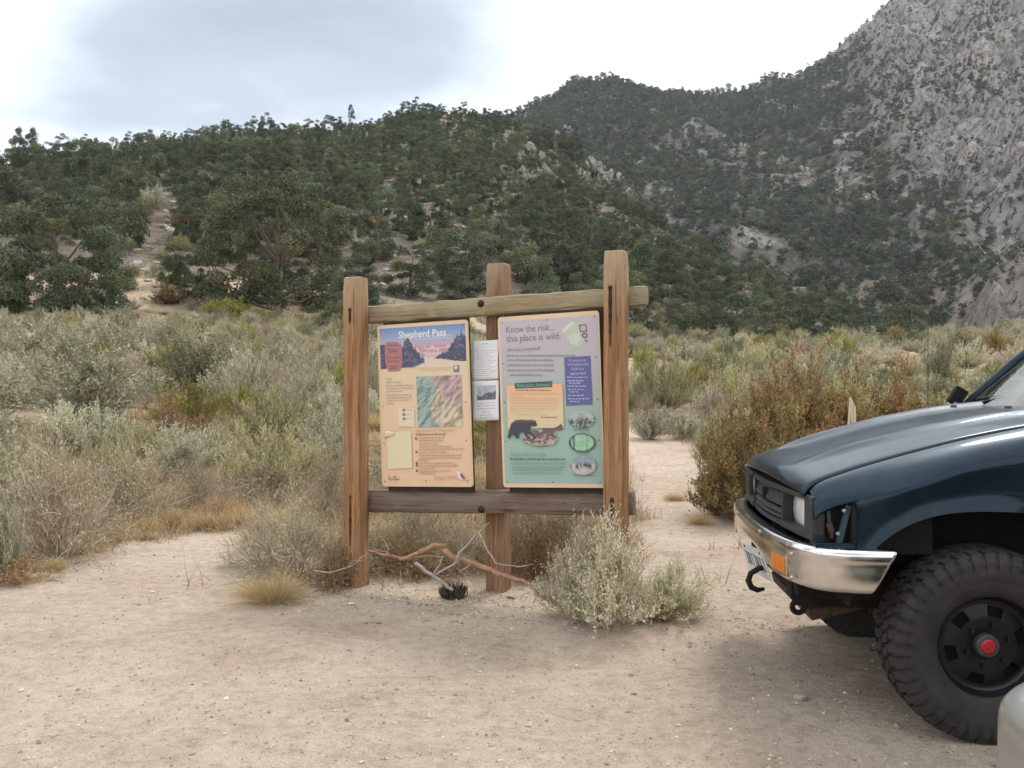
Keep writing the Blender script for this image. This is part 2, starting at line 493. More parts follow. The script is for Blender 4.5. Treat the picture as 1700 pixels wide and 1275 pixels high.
def rock_and_soil(name, soil_stops, soil_scale):
    """granite where the Col attribute is 1, soil where it is 0"""
    m, t, b = mat_new(name)
    a = nd(t, 'ShaderNodeVertexColor', layer_name='Col')
    v = mapped(t); vz = mapped(t, (1, 1, 0.45), rot=(0.0, 0.25, 0))
    f1 = noise_(t, v, 0.02, 6, 0.62, 0.5)
    f2 = noise_(t, vz, 0.13, 7, 0.72, 0.3)
    f3 = noise_(t, vz, 0.45, 6, 0.75)
    rock = ramp_(t, f1, [(0.32, (0.33, 0.30, 0.275)), (0.5, (0.45, 0.42, 0.385)), (0.66, (0.56, 0.50, 0.44))])
    crev = ramp_(t, f2, [(0.36, (0.34, 0.34, 0.35)), (0.45, (0.88, 0.88, 0.88)), (0.56, (1.08, 1.08, 1.08)), (0.7, (1.30, 1.29, 1.28))])
    vo = nd(t, 'ShaderNodeTexVoronoi', feature='DISTANCE_TO_EDGE'); vo.inputs['Scale'].default_value = 0.085; vo.inputs['Randomness'].default_value = 1.0
    wv = nd(t, 'ShaderNodeVectorMath', operation='MULTIPLY_ADD'); nv = nd(t, 'ShaderNodeTexNoise'); nv.inputs['Scale'].default_value = 0.06; nv.inputs['Detail'].default_value = 5; t.links.new(vz, nv.inputs['Vector'])
    wv.inputs[1].default_value = (9, 9, 9); t.links.new(nv.outputs['Color'], wv.inputs[0]); t.links.new(vz, wv.inputs[2]); t.links.new(wv.outputs[0], vo.inputs['Vector'])
    joints = ramp_(t, vo.outputs['Distance'], [(0.0, (0.62, 0.62, 0.62)), (0.06, (0.9, 0.9, 0.9)), (0.12, (1.0, 1.0, 1.0))])
    rock = mix_(t, 1.0, rock, joints, 'MULTIPLY')
    rock = mix_(t, 1.0, rock, crev, 'MULTIPLY')
    spots = ramp_(t, f3, [(0.42, (0.17, 0.175, 0.16)), (0.45, (0.92, 0.92, 0.92)), (0.55, (1, 1, 1)), (0.7, (1.15, 1.15, 1.15))])
    rock = mix_(t, 1.0, rock, spots, 'MULTIPLY')
    fs = noise_(t, v, soil_scale, 7, 0.7, 0.3)
    soil = ramp_(t, fs, soil_stops)
    soil = mix_(t, 1.0, soil, ramp_(t, f3, [(0.36, (0.5, 0.5, 0.47)), (0.48, (0.95, 0.95, 0.95)), (0.7, (1.2, 1.2, 1.18))]), 'MULTIPLY')
    c = mix_(t, a.outputs[0], soil, rock)
    t.links.new(c, b.inputs['Base Color']); b.inputs['Roughness'].default_value = 0.95; b.inputs['Specular IOR Level'].default_value = 0.1
    p = bump_(t, b, f2, 1.0, 8.0)
    p = bump_(t, b, joints, 0.7, 2.0, p)
    bump_(t, b, f3, 1.0, 2.2, p)
    return m
def slope_material():
    return rock_and_soil('rocky slope', [(0.3, (0.19, 0.155, 0.115)), (0.5, (0.31, 0.26, 0.205)), (0.7, (0.42, 0.37, 0.31))], 0.5)
def mountain_material():
    return rock_and_soil('granite mountain', [(0.35, (0.085, 0.08, 0.062)), (0.5, (0.16, 0.145, 0.12)), (0.68, (0.30, 0.275, 0.25))], 0.13)
M_SAND, M_SLOPE, M_MOUNT = sand_material(), slope_material(), mountain_material()

def polar_sheet(name, ds, fine, f_step, coarse, mat, colf, centre=False):
    lo, hi = fine
    A = np.concatenate([np.arange(-180, lo, coarse), np.arange(lo, hi, f_step), np.arange(hi, 180, coarse)]) * math.pi / 180
    na, nd_ = len(A), len(ds)
    AA, DD = np.meshgrid(A, ds, indexing='ij')
    X, Y = np.sin(AA) * DD, np.cos(AA) * DD
    Z = height(X, Y)
    V = np.stack([X, Y, Z], -1).reshape(-1, 3)
    i, j = np.meshgrid(np.arange(na), np.arange(nd_ - 1), indexing='ij')
    i2 = (i + 1) % na
    F = np.stack([i * nd_ + j, i * nd_ + j + 1, i2 * nd_ + j + 1, i2 * nd_ + j], -1).reshape(-1, 4)
    faces = [F[:, ::-1]]
    if centre:
        V = np.vstack([V, [[0, 0, float(Z[:, 0].mean())]]])
        k = len(V) - 1
        ii = np.arange(na)
        faces.append(np.stack([np.full(na, k), ((ii + 1) % na) * nd_, ii * nd_], -1))
    c = colf(V[:, 0], V[:, 1], V[:, 2])
    me = mesh_np(name, V, faces, mat, np.repeat(c[:, None], 3, 1), smooth=True)
    o = link(name, me)
    # all sheets face up
    if me.polygons[0].normal.z < 0: me.flip_normals()
    return tag(o, kind='structure')

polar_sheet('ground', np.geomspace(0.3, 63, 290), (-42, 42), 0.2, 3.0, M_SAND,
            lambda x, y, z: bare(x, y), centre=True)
hs_ = polar_sheet('hillside', np.arange(62, 332, 1.6), (-36, 36), 0.16, 3.0, M_SLOPE, lambda x, y, z: rock_mask(np.arctan2(x, y), (z - CAM_Z) / np.hypot(x, y)) * ss(0.30, 0.36, np.arctan2(x, y)))
def mcol(x, y, z):
    d = np.hypot(x, y); a = np.arctan2(x, y); el = (z - CAM_Z) / d
    return np.clip(rock_mask(a, el) + 0.9 * ss(0.60, 0.70, fbm(x / 24, y / 36, 41, 4)), 0, 1)
polar_sheet('mountain', np.arange(329, 1180, 3.6), (-8, 42), 0.11, 3.0, M_MOUNT, mcol)
# ================================================================== plants: builders
def unit(v): return v / np.maximum(np.linalg.norm(v, axis=-1, keepdims=True), 1e-9)
def rdirs(rng, n): return unit(rng.normal(size=(n, 3)))
def ribbons(base, d, ln, wd, bend, seg, c0, c1, rng, tip=0.15):
    """tapered curved strips; returns V, F(quads), C"""
    n = len(base)
    s = np.linspace(0, 1, seg + 1)
    P = base[:, None] + d[:, None] * (ln[:, None] * s)[..., None] + bend[:, None] * (ln[:, None] * s * s)[..., None]
    side = unit(np.cross(d, rdirs(rng, n)))
    W = (wd[:, None] * (1 - (1 - tip) * s))[..., None] * 0.5
    V = np.stack([P - side[:, None] * W, P + side[:, None] * W], 2).reshape(-1, 3)
    C = (c0[:, None] + (c1 - c0)[:, None] * s[None, :, None])
    C = np.repeat(C[:, :, None], 2, 2).reshape(-1, 3)
    k = np.arange(n)[:, None] * (seg + 1) * 2 + np.arange(seg)[None] * 2
    k = k.ravel()
    return V, np.stack([k, k + 1, k + 3, k + 2], -1), C
def kites(p, d, ln, wd, c, rng):
    n = len(p)
    side = unit(np.cross(d, rdirs(rng, n)))
    m = p + d * (ln * 0.45)[:, None]
    V = np.stack([p, m - side * (wd / 2)[:, None], p + d * ln[:, None], m + side * (wd / 2)[:, None]], 1).reshape(-1, 3)
    k = np.arange(n) * 4
    return V, np.stack([k, k + 1, k + 2, k + 3], -1), np.repeat(c, 4, 0)
def join(parts):
    V, F, C, k = [], [], [], 0
    for v, f, c in parts:
        V.append(v); F.append(f + k); C.append(c); k += len(v)
    return np.vstack(V), np.vstack(F), np.vstack(C)
def jitter_col(rng, cols, n, amp=0.18):
    cols = np.asarray(cols, float)
    c = cols[rng.integers(0, len(cols), n)]
    return np.clip(c * (1 + rng.normal(0, amp, (n, 1))) * (1 + rng.normal(0, amp * 0.25, (n, 3))), 0.005, 0.95)

M_LEAF = attr_mat('leaf', 0.8, 0.22, 0.2, translucent=0.18)
M_STEM = attr_mat('stem', 0.9, 0.15, 0.1)
M_NEEDLE = attr_mat('pine needles', 0.75, 0.24, 0.2, translucent=0.08)
M_BARK = plain('bark', (0.13, 0.10, 0.08), 0.95, var=0.35, scale=9, bump=0.5)

def bush_meshes(seed, rad, hgt, nst, ntw, nlf, leaf, lw, up, stem_cols, leaf_cols, twig_len=0.28, stem_w=0.016, low=15, dead=0.0, cluster=0.0, twig_w=0.004):
    """stems fanning from one base, twigs on the stems, leaves on the twigs"""
    rng = np.random.default_rng(seed)
    az = rng.uniform(0, 2 * np.pi, nst)
    el = np.radians(low + (88 - low) * rng.uniform(0, 1, nst) ** 1.25)
    lob = 1 + 0.22 * np.sin(az * 2 + seed) + 0.15 * np.sin(az * 3 + seed * 2.3)
    f = rng.uniform(0.66, 1.02, nst) * lob
    end = np.stack([rad * np.cos(az) * np.cos(el) * f, rad * np.sin(az) * np.cos(el) * f, hgt * (0.10 + 0.9 * np.sin(el)) * f], -1)
    base = np.stack([rng.normal(0, 0.05 * rad, nst), rng.normal(0, 0.05 * rad, nst), np.full(nst, -0.03)], -1)
    bend = np.stack([np.zeros(nst), np.zeros(nst), np.full(nst, 0.0)], -1) + rng.normal(0, 0.10, (nst, 3))
    vec = end - base
    ln = np.linalg.norm(vec, axis=1)
    d = unit(vec) - bend
    sc0 = jitter_col(rng, stem_cols, nst); 
    stems = [ribbons(base, d, ln, np.full(nst, stem_w) * rng.uniform(0.6, 1.3, nst), bend, 4, sc0, sc0 * 1.05, rng, 0.3)]
    stems.append(ribbons(base, d, ln, np.full(nst, stem_w) * rng.uniform(0.6, 1.3, nst), bend, 4, sc0, sc0 * 1.05, rng, 0.3))
    N = nst * ntw
    si = np.repeat(np.arange(nst), ntw)
    s = 1 - rng.uniform(0, 1, N) ** 1.6 * 0.68
    p = base[si] + d[si] * (ln[si] * s)[:, None] + bend[si] * (ln[si] * s * s)[:, None]
    td = unit(unit(vec)[si] * 0.7 + rdirs(rng, N) * (0.75 - 0.3 * up) + np.array([0, 0, up]))
    tl = twig_len * min(rad, hgt * 1.2) * rng.uniform(0.5, 1.25, N)
    tb = rng.normal(0, 0.15, (N, 3)) + np.array([0, 0, 0.15 * up])
    tcol = jitter_col(rng, stem_cols, N)
    stems.append(ribbons(p, td, tl, np.full(N, twig_w), tb, 2, tcol, tcol, rng, 0.4))
    leaves = None
    if nlf:
        keep = rng.uniform(size=N) > dead
        ti = np.repeat(np.nonzero(keep)[0], nlf)
        L = len(ti)
        s2 = rng.uniform(0.15, 1.05, L)
        q = p[ti] + td[ti] * (tl[ti] * s2)[:, None] + tb[ti] * (tl[ti] * s2 * s2)[:, None] + rng.normal(0, cluster * rad + 1e-4, (L, 3))
        q[:, 2] = np.maximum(q[:, 2], 0.005)
        ld = unit(td[ti] * 0.8 + rdirs(rng, L) * 0.9 + np.array([0, 0, 0.25 * up]))
        per_twig = rng.normal(0, 0.14, (N, 1))
        c = jitter_col(rng, leaf_cols, N, 0.10)[ti] * (1 + per_twig[ti]) * (1 + rng.normal(0, 0.12, (L, 1)))
        leaves = kites(q, ld, leaf * rng.uniform(0.6, 1.3, L), lw * rng.uniform(0.7, 1.3, L), np.clip(c, 0.01, 0.9), rng)
    return join(stems), leaves
def broom_meshes(seed, rad, hgt, n, wd, cols_base, cols_tip, droop=0.2, seg=4, spread=1.0, heads=0, head_cols=None):
    """dense upright tufted plant: thin stems from a small base making a rounded cushion"""
    rng = np.random.default_rng(seed)
    az = rng.uniform(0, 2 * np.pi, n); r0 = np.sqrt(rng.uniform(0, 1, n)) * 0.45 * rad
    base = np.stack([np.cos(az) * r0, np.sin(az) * r0, np.full(n, -0.02)], -1)
    lean = r0 / (0.45 * rad) * spread * rng.uniform(0.6, 1.2, n)
    lump = 1 + 0.16 * np.sin(az * 3 + seed) + 0.10 * np.sin(az * 5 + 2 * seed)
    d = unit(np.stack([np.cos(az) * lean * rad / hgt, np.sin(az) * lean * rad / hgt, np.ones(n)], -1) + rng.normal(0, 0.30, (n, 3)))
    ln = hgt * rng.uniform(0.78, 1.05, n) * lump * (1.0 - 0.12 * lean)
    bend = np.stack([np.cos(az) * droop * lean, np.sin(az) * droop * lean, -0.5 * droop * lean], -1) + rng.normal(0, 0.07, (n, 3))
    c0 = jitter_col(rng, cols_base, n); c1 = jitter_col(rng, cols_tip, n)
    main = ribbons(base, d, ln, wd * rng.uniform(0.7, 1.4, n), bend, seg, c0, c1, rng, 0.35)
    fol = None
    if heads:
        k = rng.integers(0, n, heads)
        s = rng.uniform(0.62, 1.0, heads)
        q = base[k] + d[k] * (ln[k] * s)[:, None] + bend[k] * (ln[k] * s * s)[:, None]
        ld = unit(d[k] + rdirs(rng, heads) * 0.8)
        fol = kites(q, ld, 0.055 * hgt * rng.uniform(0.5, 1.3, heads), wd * 1.8 * rng.uniform(0.6, 1.3, heads), jitter_col(rng, head_cols or cols_tip, heads), rng)
    return main, fol
def as_meshes(name, pair):
    st, lf = pair
    a = mesh_np(name + ' stems', st[0], st[1], M_STEM, st[2])
    b = mesh_np(name + ' foliage', lf[0], lf[1], M_LEAF, lf[2]) if lf is not None else None
    return a, b

GREY_STEM = [(0.30, 0.245, 0.20), (0.38, 0.33, 0.275), (0.22, 0.175, 0.14)]
RED_STEM = [(0.20, 0.11, 0.07), (0.26, 0.16, 0.10), (0.16, 0.10, 0.07)]
PALE_STEM = [(0.36, 0.31, 0.25), (0.44, 0.39, 0.33), (0.28, 0.23, 0.18)]
KINDS = {}
def kind(name, n, fn): KINDS[name] = [as_meshes(name, fn(k)) for k in range(n)]
# grey-green sagebrush
kind('sagebrush', 4, lambda k: bush_meshes(100 + k, 0.75, 0.72, 70, 14, 9, 0.045, 0.016, 0.5, GREY_STEM, [(0.35, 0.335, 0.225), (0.41, 0.385, 0.27), (0.29, 0.285, 0.18), (0.46, 0.42, 0.30)], 0.26, 0.014))
# darker green low shrub
kind('desert_shrub', 3, lambda k: bush_meshes(130 + k, 0.85, 0.7, 70, 14, 10, 0.042, 0.018, 0.3, GREY_STEM, [(0.21, 0.22, 0.125), (0.26, 0.26, 0.155), (0.17, 0.18, 0.10)], 0.26, 0.014))
# pale silvery shrub
kind('silver_shrub', 3, lambda k: bush_meshes(160 + k, 0.6, 0.55, 80, 14, 7, 0.05, 0.016, 0.9, PALE_STEM, [(0.50, 0.475, 0.34), (0.58, 0.545, 0.41), (0.42, 0.41, 0.28)], 0.3, 0.010))
# rabbitbrush: soft yellow-green cushion on brown stems
BROWN_STEM = [(0.27, 0.20, 0.13), (0.20, 0.15, 0.10), (0.34, 0.27, 0.18)]
kind('rabbitbrush', 3, lambda k: bush_meshes(200 + k, 0.72, 0.66, 110, 26, 6, 0.055, 0.0075, 1.3, BROWN_STEM, [(0.45, 0.43, 0.22), (0.51, 0.49, 0.29), (0.39, 0.39, 0.18)], 0.24, 0.008, low=10))
# cream cushion gone to seed
kind('pale_rabbitbrush', 3, lambda k: bush_meshes(230 + k, 0.70, 0.62, 110, 26, 6, 0.055, 0.0075, 1.3, BROWN_STEM, [(0.56, 0.52, 0.38), (0.62, 0.58, 0.45), (0.48, 0.44, 0.29)], 0.24, 0.008, low=10))
# mormon tea: olive green leafless broom
kind('mormon_tea', 3, lambda k: bush_meshes(260 + k, 0.55, 0.55, 90, 20, 5, 0.075, 0.0075, 1.4, [(0.19, 0.17, 0.07), (0.25, 0.20, 0.08), (0.15, 0.12, 0.06)], [(0.29, 0.28, 0.075), (0.25, 0.255, 0.07), (0.36, 0.31, 0.095)], 0.28, 0.009, low=12))
# bitterbrush: rusty olive
kind('bitterbrush', 3, lambda k: bush_meshes(300 + k, 0.8, 1.15, 80, 24, 13, 0.038, 0.017, 0.45, RED_STEM, [(0.31, 0.215, 0.09), (0.27, 0.235, 0.09), (0.34, 0.205, 0.10), (0.22, 0.21, 0.08), (0.40, 0.28, 0.13)], 0.24, 0.013, low=8))
# bare grey twiggy shrub
kind('bare_shrub', 3, lambda k: bush_meshes(330 + k, 0.8, 0.62, 64, 24, 3, 0.03, 0.011, 0.05, [(0.38, 0.315, 0.24), (0.47, 0.40, 0.31), (0.27, 0.215, 0.165)], [(0.45, 0.39, 0.23), (0.40, 0.37, 0.20)], 0.40, 0.011, low=3, dead=0.3, twig_w=0.005))
# pale cream-green sagebrush, fine upturned shoots
kind('cream_sagebrush', 2, lambda k: bush_meshes(420 + k, 0.62, 0.60, 90, 20, 8, 0.032, 0.010, 0.55, [(0.42, 0.33, 0.22), (0.34, 0.24, 0.15), (0.50, 0.42, 0.30)], [(0.68, 0.635, 0.46), (0.75, 0.70, 0.54), (0.58, 0.55, 0.37)], 0.26, 0.010, low=4))
# golden bunch grass
kind('bunch_grass', 3, lambda k: broom_meshes(360 + k, 0.4, 0.4, 1900, 0.003, [(0.40, 0.28, 0.13), (0.33, 0.23, 0.11)], [(0.58, 0.45, 0.25), (0.53, 0.39, 0.20), (0.62, 0.51, 0.32)], 0.55, 4, 1.3, 2200))
# dead litter-brown low shrub
kind('dry_shrub', 2, lambda k: bush_meshes(390 + k, 0.6, 0.42, 60, 16, 4, 0.035, 0.012, 0.2, [(0.27, 0.17, 0.10), (0.22, 0.14, 0.09), (0.35, 0.25, 0.16)], [(0.36, 0.24, 0.12), (0.30, 0.19, 0.10), (0.44, 0.32, 0.18)], 0.3, 0.008, low=5))
SIZE = {'sagebrush': (0.75, 0.72), 'desert_shrub': (0.85, 0.7), 'silver_shrub': (0.6, 0.55), 'rabbitbrush': (0.8, 0.7), 'pale_rabbitbrush': (0.75, 0.66),
        'mormon_tea': (0.6, 0.6), 'bitterbrush': (0.8, 1.15), 'bare_shrub': (0.8, 0.66), 'bunch_grass': (0.5, 0.36), 'dry_shrub': (0.6, 0.42), 'cream_sagebrush': (0.64, 0.6)}
INFO = {'cream_sagebrush': ('pale cream-green sagebrush', 'sagebrush', 'cream sagebrush'),
        'sagebrush': ('grey-green sagebrush growing on the scrubby flat between trees and car park', 'sagebrush', 'sagebrush on the scrubby flat'),
        'desert_shrub': ('dark green low desert shrub on the scrubby flat below the trees', 'shrub', 'dark green shrubs on the scrubby flat'),
        'silver_shrub': ('pale silvery shrub with bleached shoots on the scrubby flat', 'shrub', 'silvery shrubs on the scrubby flat'),
        'rabbitbrush': ('soft yellow-green cushion of rabbitbrush on the scrubby flat', 'rabbitbrush', 'rabbitbrush on the scrubby flat'),
        'pale_rabbitbrush': ('straw-coloured feathery cushion shrub gone to seed on the scrubby flat', 'rabbitbrush', 'straw-coloured cushions on the scrubby flat'),
        'mormon_tea': ('olive-yellow broom-like leafless shrub on the scrubby flat', 'shrub', 'olive broom shrubs on the scrubby flat'),
        'bitterbrush': ('rusty brown and olive bushy shrub on the scrubby flat', 'shrub', 'rusty shrubs on the scrubby flat'),
        'bare_shrub': ('bare grey twiggy shrub on the scrubby flat', 'shrub', 'bare twiggy shrubs on the scrubby flat'),
        'bunch_grass': ('golden tuft of dry bunch grass among the shrubs', 'grass tuft', 'dry grass tufts among the shrubs'),
        'dry_shrub': ('low dead brown shrub on the scrubby flat', 'shrub', 'dead brown shrubs on the scrubby flat')}
prand = random.Random(5)
placed = []
def plant(kd, x, y, sx, sz=None, label=None, cat=None, group=None, var=None, z=None, tilt=0.0, grouped=True):
    sz = sx if sz is None else sz
    v = KINDS[kd]
    st, lf = v[prand.randrange(len(v)) if var is None else var % len(v)]
    r_ = empty(kd, (x, y, (hz(x, y) if z is None else z) - 0.015), prand.uniform(0, 6.283))
    r_.scale = (sx, sx * prand.uniform(0.92, 1.08), sz)
    L, C_, G = INFO[kd]
    tag(r_, label or L, cat or C_, group or (G if label is None else None), 'thing')
    a = link('stems', st, r_)
    if lf is not None: link('foliage', lf, r_)
    placed.append((x, y, SIZE[kd][0] * sx))
    return r_
def plant_px(kd, px, py, wpx, hpx, **k):
    """base seen at photograph pixel (px, py); about wpx wide and hpx tall there"""
    x, y, z = at(px, py)
    sx = wpx * y / FPX / (2 * SIZE[kd][0]); sz = hpx * y / FPX / SIZE[kd][1]
    return plant(kd, x, y, sx, sz, z=z, **k)

# ================================================================== trees
def pine_meshes(seed, W, H, npuff, nleaf, leaf, lw, cols, open_=0.0, limbs=True, base=0.06, point=0.0, ell=0.0):
    """bushy pinyon: trunk and limbs, a crown of many rounded clumps, each clad in needle tufts"""
    rng = np.random.default_rng(seed)
    m_ = npuff * 4
    u = rng.uniform(0, 1, m_); az = rng.uniform(0, 2 * np.pi, m_)
    zz = base + (0.93 - base) * u ** 0.9
    zz = np.where(rng.uniform(size=m_) < 0.24, rng.uniform(0.01, 0.20, m_), zz)
    prof = np.sqrt(np.clip(1 - ((zz - 0.34) / 0.66) ** 2, 0, 1)) * (1 - point * zz)
    prof = np.where(zz < 0.34, 0.84 + 0.16 * (zz / 0.34), prof)
    lob = 1 + 0.15 * np.sin(az * 2 + seed) + 0.13 * np.sin(az * 3 + seed * 1.7 + zz * 4) + 0.08 * np.sin(5 * az + zz * 9)
    rr = rng.uniform(0.30, 1, m_) ** 0.33
    keep = rng.uniform(size=m_) < (0.30 + prof * 0.70)
    P = np.stack([np.cos(az) * rr * prof * lob * W * 0.41, np.sin(az) * rr * prof * lob * W * 0.41, zz * H], -1)[keep][:npuff]
    n = len(P)
    pr = rng.uniform(0.72, 1.3, n) * W * 0.70 / np.sqrt(npuff) * (1 - 0.22 * open_)
    pi = np.repeat(np.arange(n), nleaf)
    L = len(pi)
    dr = rdirs(rng, L)
    dr[:, 2] = np.where(dr[:, 2] < -0.35, -dr[:, 2], dr[:, 2])
    rad = 1 - 0.42 * rng.uniform(0, 1, L) ** 2
    wob = 1 + 0.16 * np.sin(dr[:, 0] * 7 + pi) + 0.16 * np.sin(dr[:, 1] * 8 + 2.0 * pi)
    q = P[pi] + dr * (pr[pi] * rad * wob)[:, None] * np.array([1, 1, 0.8])
    nrm = unit(dr + rdirs(rng, L) * 0.55 + np.array([0, 0, 0.15]))
    ld = unit(np.cross(nrm, rdirs(rng, L)) + dr * 0.45 + np.array([0, 0, 0.25]))
    c = jitter_col(rng, cols, n, 0.09)[pi] * (1 + rng.normal(0, 0.13, (L, 1)))
    side = unit(np.cross(ld, nrm))
    ll, ww = leaf * rng.uniform(0.6, 1.3, L), lw * rng.uniform(0.7, 1.3, L)
    mid = q + ld * (ll * 0.45)[:, None]
    V = np.stack([q, mid - side * (ww / 2)[:, None], q + ld * ll[:, None], mid + side * (ww / 2)[:, None]], 1).reshape(-1, 3)
    k4 = np.arange(L) * 4
    crown = (V, np.stack([k4, k4 + 1, k4 + 2, k4 + 3], -1), np.repeat(np.clip(c, 0.01, 0.6), 4, 0))
    mb = MB()
    tr = 0.016 * H + 0.009 * W
    lean = rng.normal(0, 0.05, 2) * H
    tp = [(lean[0] * s * s, lean[1] * s * s, H * s * 0.82 - 0.25) for s in (0, 0.2, 0.45, 0.7, 1.0)]
    mb.tube(tp, [tr * 1.25, tr, tr * 0.75, tr * 0.5, tr * 0.15], 7)
    if limbs:
        for k in range(limbs if limbs > 1 else 12):
            j = rng.integers(0, n)
            s = np.clip(P[j, 2] / H * 0.62, 0.03, 0.8)
            a0 = Vector((lean[0] * s * s, lean[1] * s * s, H * s * 0.82 - 0.1)); b0 = Vector(P[j])
            mid = a0.lerp(b0, 0.5) + Vector((0, 0, -0.06 * H * rng.uniform(-0.5, 1)))
            mb.tube([a0, mid, b0], [tr * 0.42, tr * 0.3, tr * 0.1], 5)
    tm = bpy.data.meshes.new('pine trunk'); tm.from_pydata([tuple(p) for p in mb.v], [], mb.f); tm.materials.append(M_BARK)
    cm = mesh_np('pine crown', crown[0], crown[1], M_NEEDLE, crown[2])
    return tm, cm
PINE = [(0.112, 0.130, 0.072), (0.096, 0.113, 0.065), (0.132, 0.148, 0.082), (0.086, 0.103, 0.061)]
PINE_L = [(0.145, 0.166, 0.086), (0.168, 0.188, 0.10), (0.122, 0.143, 0.075)]
PINE_D = [(0.080, 0.092, 0.063), (0.070, 0.082, 0.058), (0.092, 0.104, 0.070)]
# big ones for the foot of the hill; the others are scaled per tree
T_BIG = [pine_meshes(500 + k, 9.0, 7.4, (125, 115, 100)[k], (620, 470, 620)[k], 0.17, 0.065, PINE if k != 1 else PINE_L, open_=(0, 0.4, 0.1)[k], limbs=(4, 22, 4)[k], base=(0.02, 0.04, 0.02)[k]) for k in range(3)]
T_MID = [pine_meshes(520 + k, 5.2, 5.6, (38, 42, 36, 32, 40, 30)[k], 330, 0.17, 0.085, (PINE, PINE_L, PINE, PINE_D, PINE, PINE_L)[k], limbs=8, base=0.05, point=(0, 0.1, 0.3, 0.0, 0.15, 0.2)[k], open_=(0, 0.3, 0.2, 0, 0.4, 0.1)[k]) for k in range(6)]
T_LOW = [pine_meshes(560 + k, 5.6, 6.8, 13, 60, 0.75, 0.38, PINE_D if k % 2 else PINE, limbs=0, base=0.04, point=(0.35, 0.15, 0.5, 0.25)[k]) for k in range(4)]
trand = random.Random(9)
tree_pts = []
def tree(ms, x, y, sx, sz, label, group=None, name='pinyon_pine', z=None):
    r_ = empty(name, (x, y, (hz(x, y) if z is None else z) - 0.1), trand.uniform(0, 6.283))
    r_.scale = (sx, sx, sz)
    tag(r_, label, 'tree', group)
    link('trunk', ms[0], r_); link('crown', ms[1], r_)
    tree_pts.append((x, y, 2.6 * sx))
    return r_
def tree_px(ms, W, H, px, py, wpx, hpx, label, group=None):
    x, y, z = at(px, py)
    return tree(ms, x, y, wpx * y / FPX / W, hpx * y / FPX / H, label, group, z=z)
# ================================================================== trees: the ones that stand out
B, Mi = T_BIG, T_MID
tree_px(B[0], 9.0, 7.4, 95, 528, 262, 208, 'big round dark pinyon pine by the scrub, its foliage reaching the ground')
tree_px(B[1], 9.0, 7.4, 462, 520, 268, 232, 'large loose pinyon pine with bare trunk and limbs showing inside its crown')
tree_px(Mi[1], 5.2, 5.6, 570, 556, 84, 100, 'small pale green pine at the hill foot beside the big loose pine')
tree_px(B[2], 9.0, 7.4, 306, 502, 76, 84, 'dark bushy pinyon between the big round pine and the big loose pine')
tree_px(Mi[0], 5.2, 5.6, 678, 388, 70, 72, 'rounded dark pinyon standing alone on the bare slope above the notice board')
tree_px(Mi[4], 5.2, 5.6, 680, 492, 100, 88, 'broad bushy pine just above the gap between the left and middle posts')
G_FOOT = 'pinyons at the foot of the near hill'
L_FOOT = 'bushy green pinyon at the foot of the near hill behind the notice board'
for k, (px, py, wp, hp) in enumerate([(770, 470, 110, 110), (860, 470, 90, 90), (762, 505, 70, 62), (930, 470, 110, 95), (965, 492, 80, 80), (895, 500, 80, 80), (1075, 470, 110, 110), (1030, 500, 90, 90),
                                      (1110, 505, 80, 90), (625, 430, 70, 80), (600, 490, 70, 70), (720, 440, 60, 70), (1155, 470, 80, 80), (1075, 545, 50, 60)]):
    tree_px(Mi[k % 6], 5.2, 5.6, px, py, wp, hp, L_FOOT, G_FOOT)
L_V = 'green pinyon where the scrubby flat meets the far valley'
G_V = 'pinyons along the far edge of the scrub'
for k, (px, py, wp, hp) in enumerate([(1146, 552, 78, 76), (1285, 566, 84, 66), (1330, 560, 76, 74), (1365, 575, 60, 50), (1495, 566, 90, 68), (1450, 574, 50, 44), (1525, 578, 60, 44), (1225, 540, 70, 52), (1190, 510, 60, 56), (1410, 545, 40, 34), (1250, 515, 56, 50)]):
    tree_px(Mi[(k + 1) % 6], 5.2, 5.6, px, py, wp, hp, L_V, G_V)
# the pair of slim trees on the skyline
for px in (30, 52):
    tree_px(Mi[2], 5.2, 5.6, px, 268, 30, 56, 'slim tree of the pair standing clear on the left end of the skyline', 'pair of slim skyline trees')
tree_px(Mi[2], 5.2, 5.6, 583, 216, 16, 42, 'thin lone tree poking above the ridge line')

# ------------------------------------------------------------------ rest of the woods
rng = np.random.default_rng(77)
def hill_candidates():
    n = 20000
    a = rng.uniform(azi(-120), azi(1500), n)
    d = np.sqrt(rng.uniform(50 ** 2, 262 ** 2, n))
    X, Y = np.sin(a) * d, np.cos(a) * d
    return X, Y, a, d
X, Y, A_, D_ = hill_candidates()
b1 = np.interp(A_, T1[0], T1[3]); d1 = np.interp(A_, T1[0], T1[2])
Z = height(X, Y)
px = CX + FPX * X / Y; py = CY - FPX * (Z - CAM_Z) / Y
dens = 0.10 + 0.95 * ss(0.34, 0.62, fbm(X / 15, Y / 15, 51, 3)) + 0.25 * ss(110, 170, D_); dens *= 0.12 + 0.88 * ss(70, 100, D_)
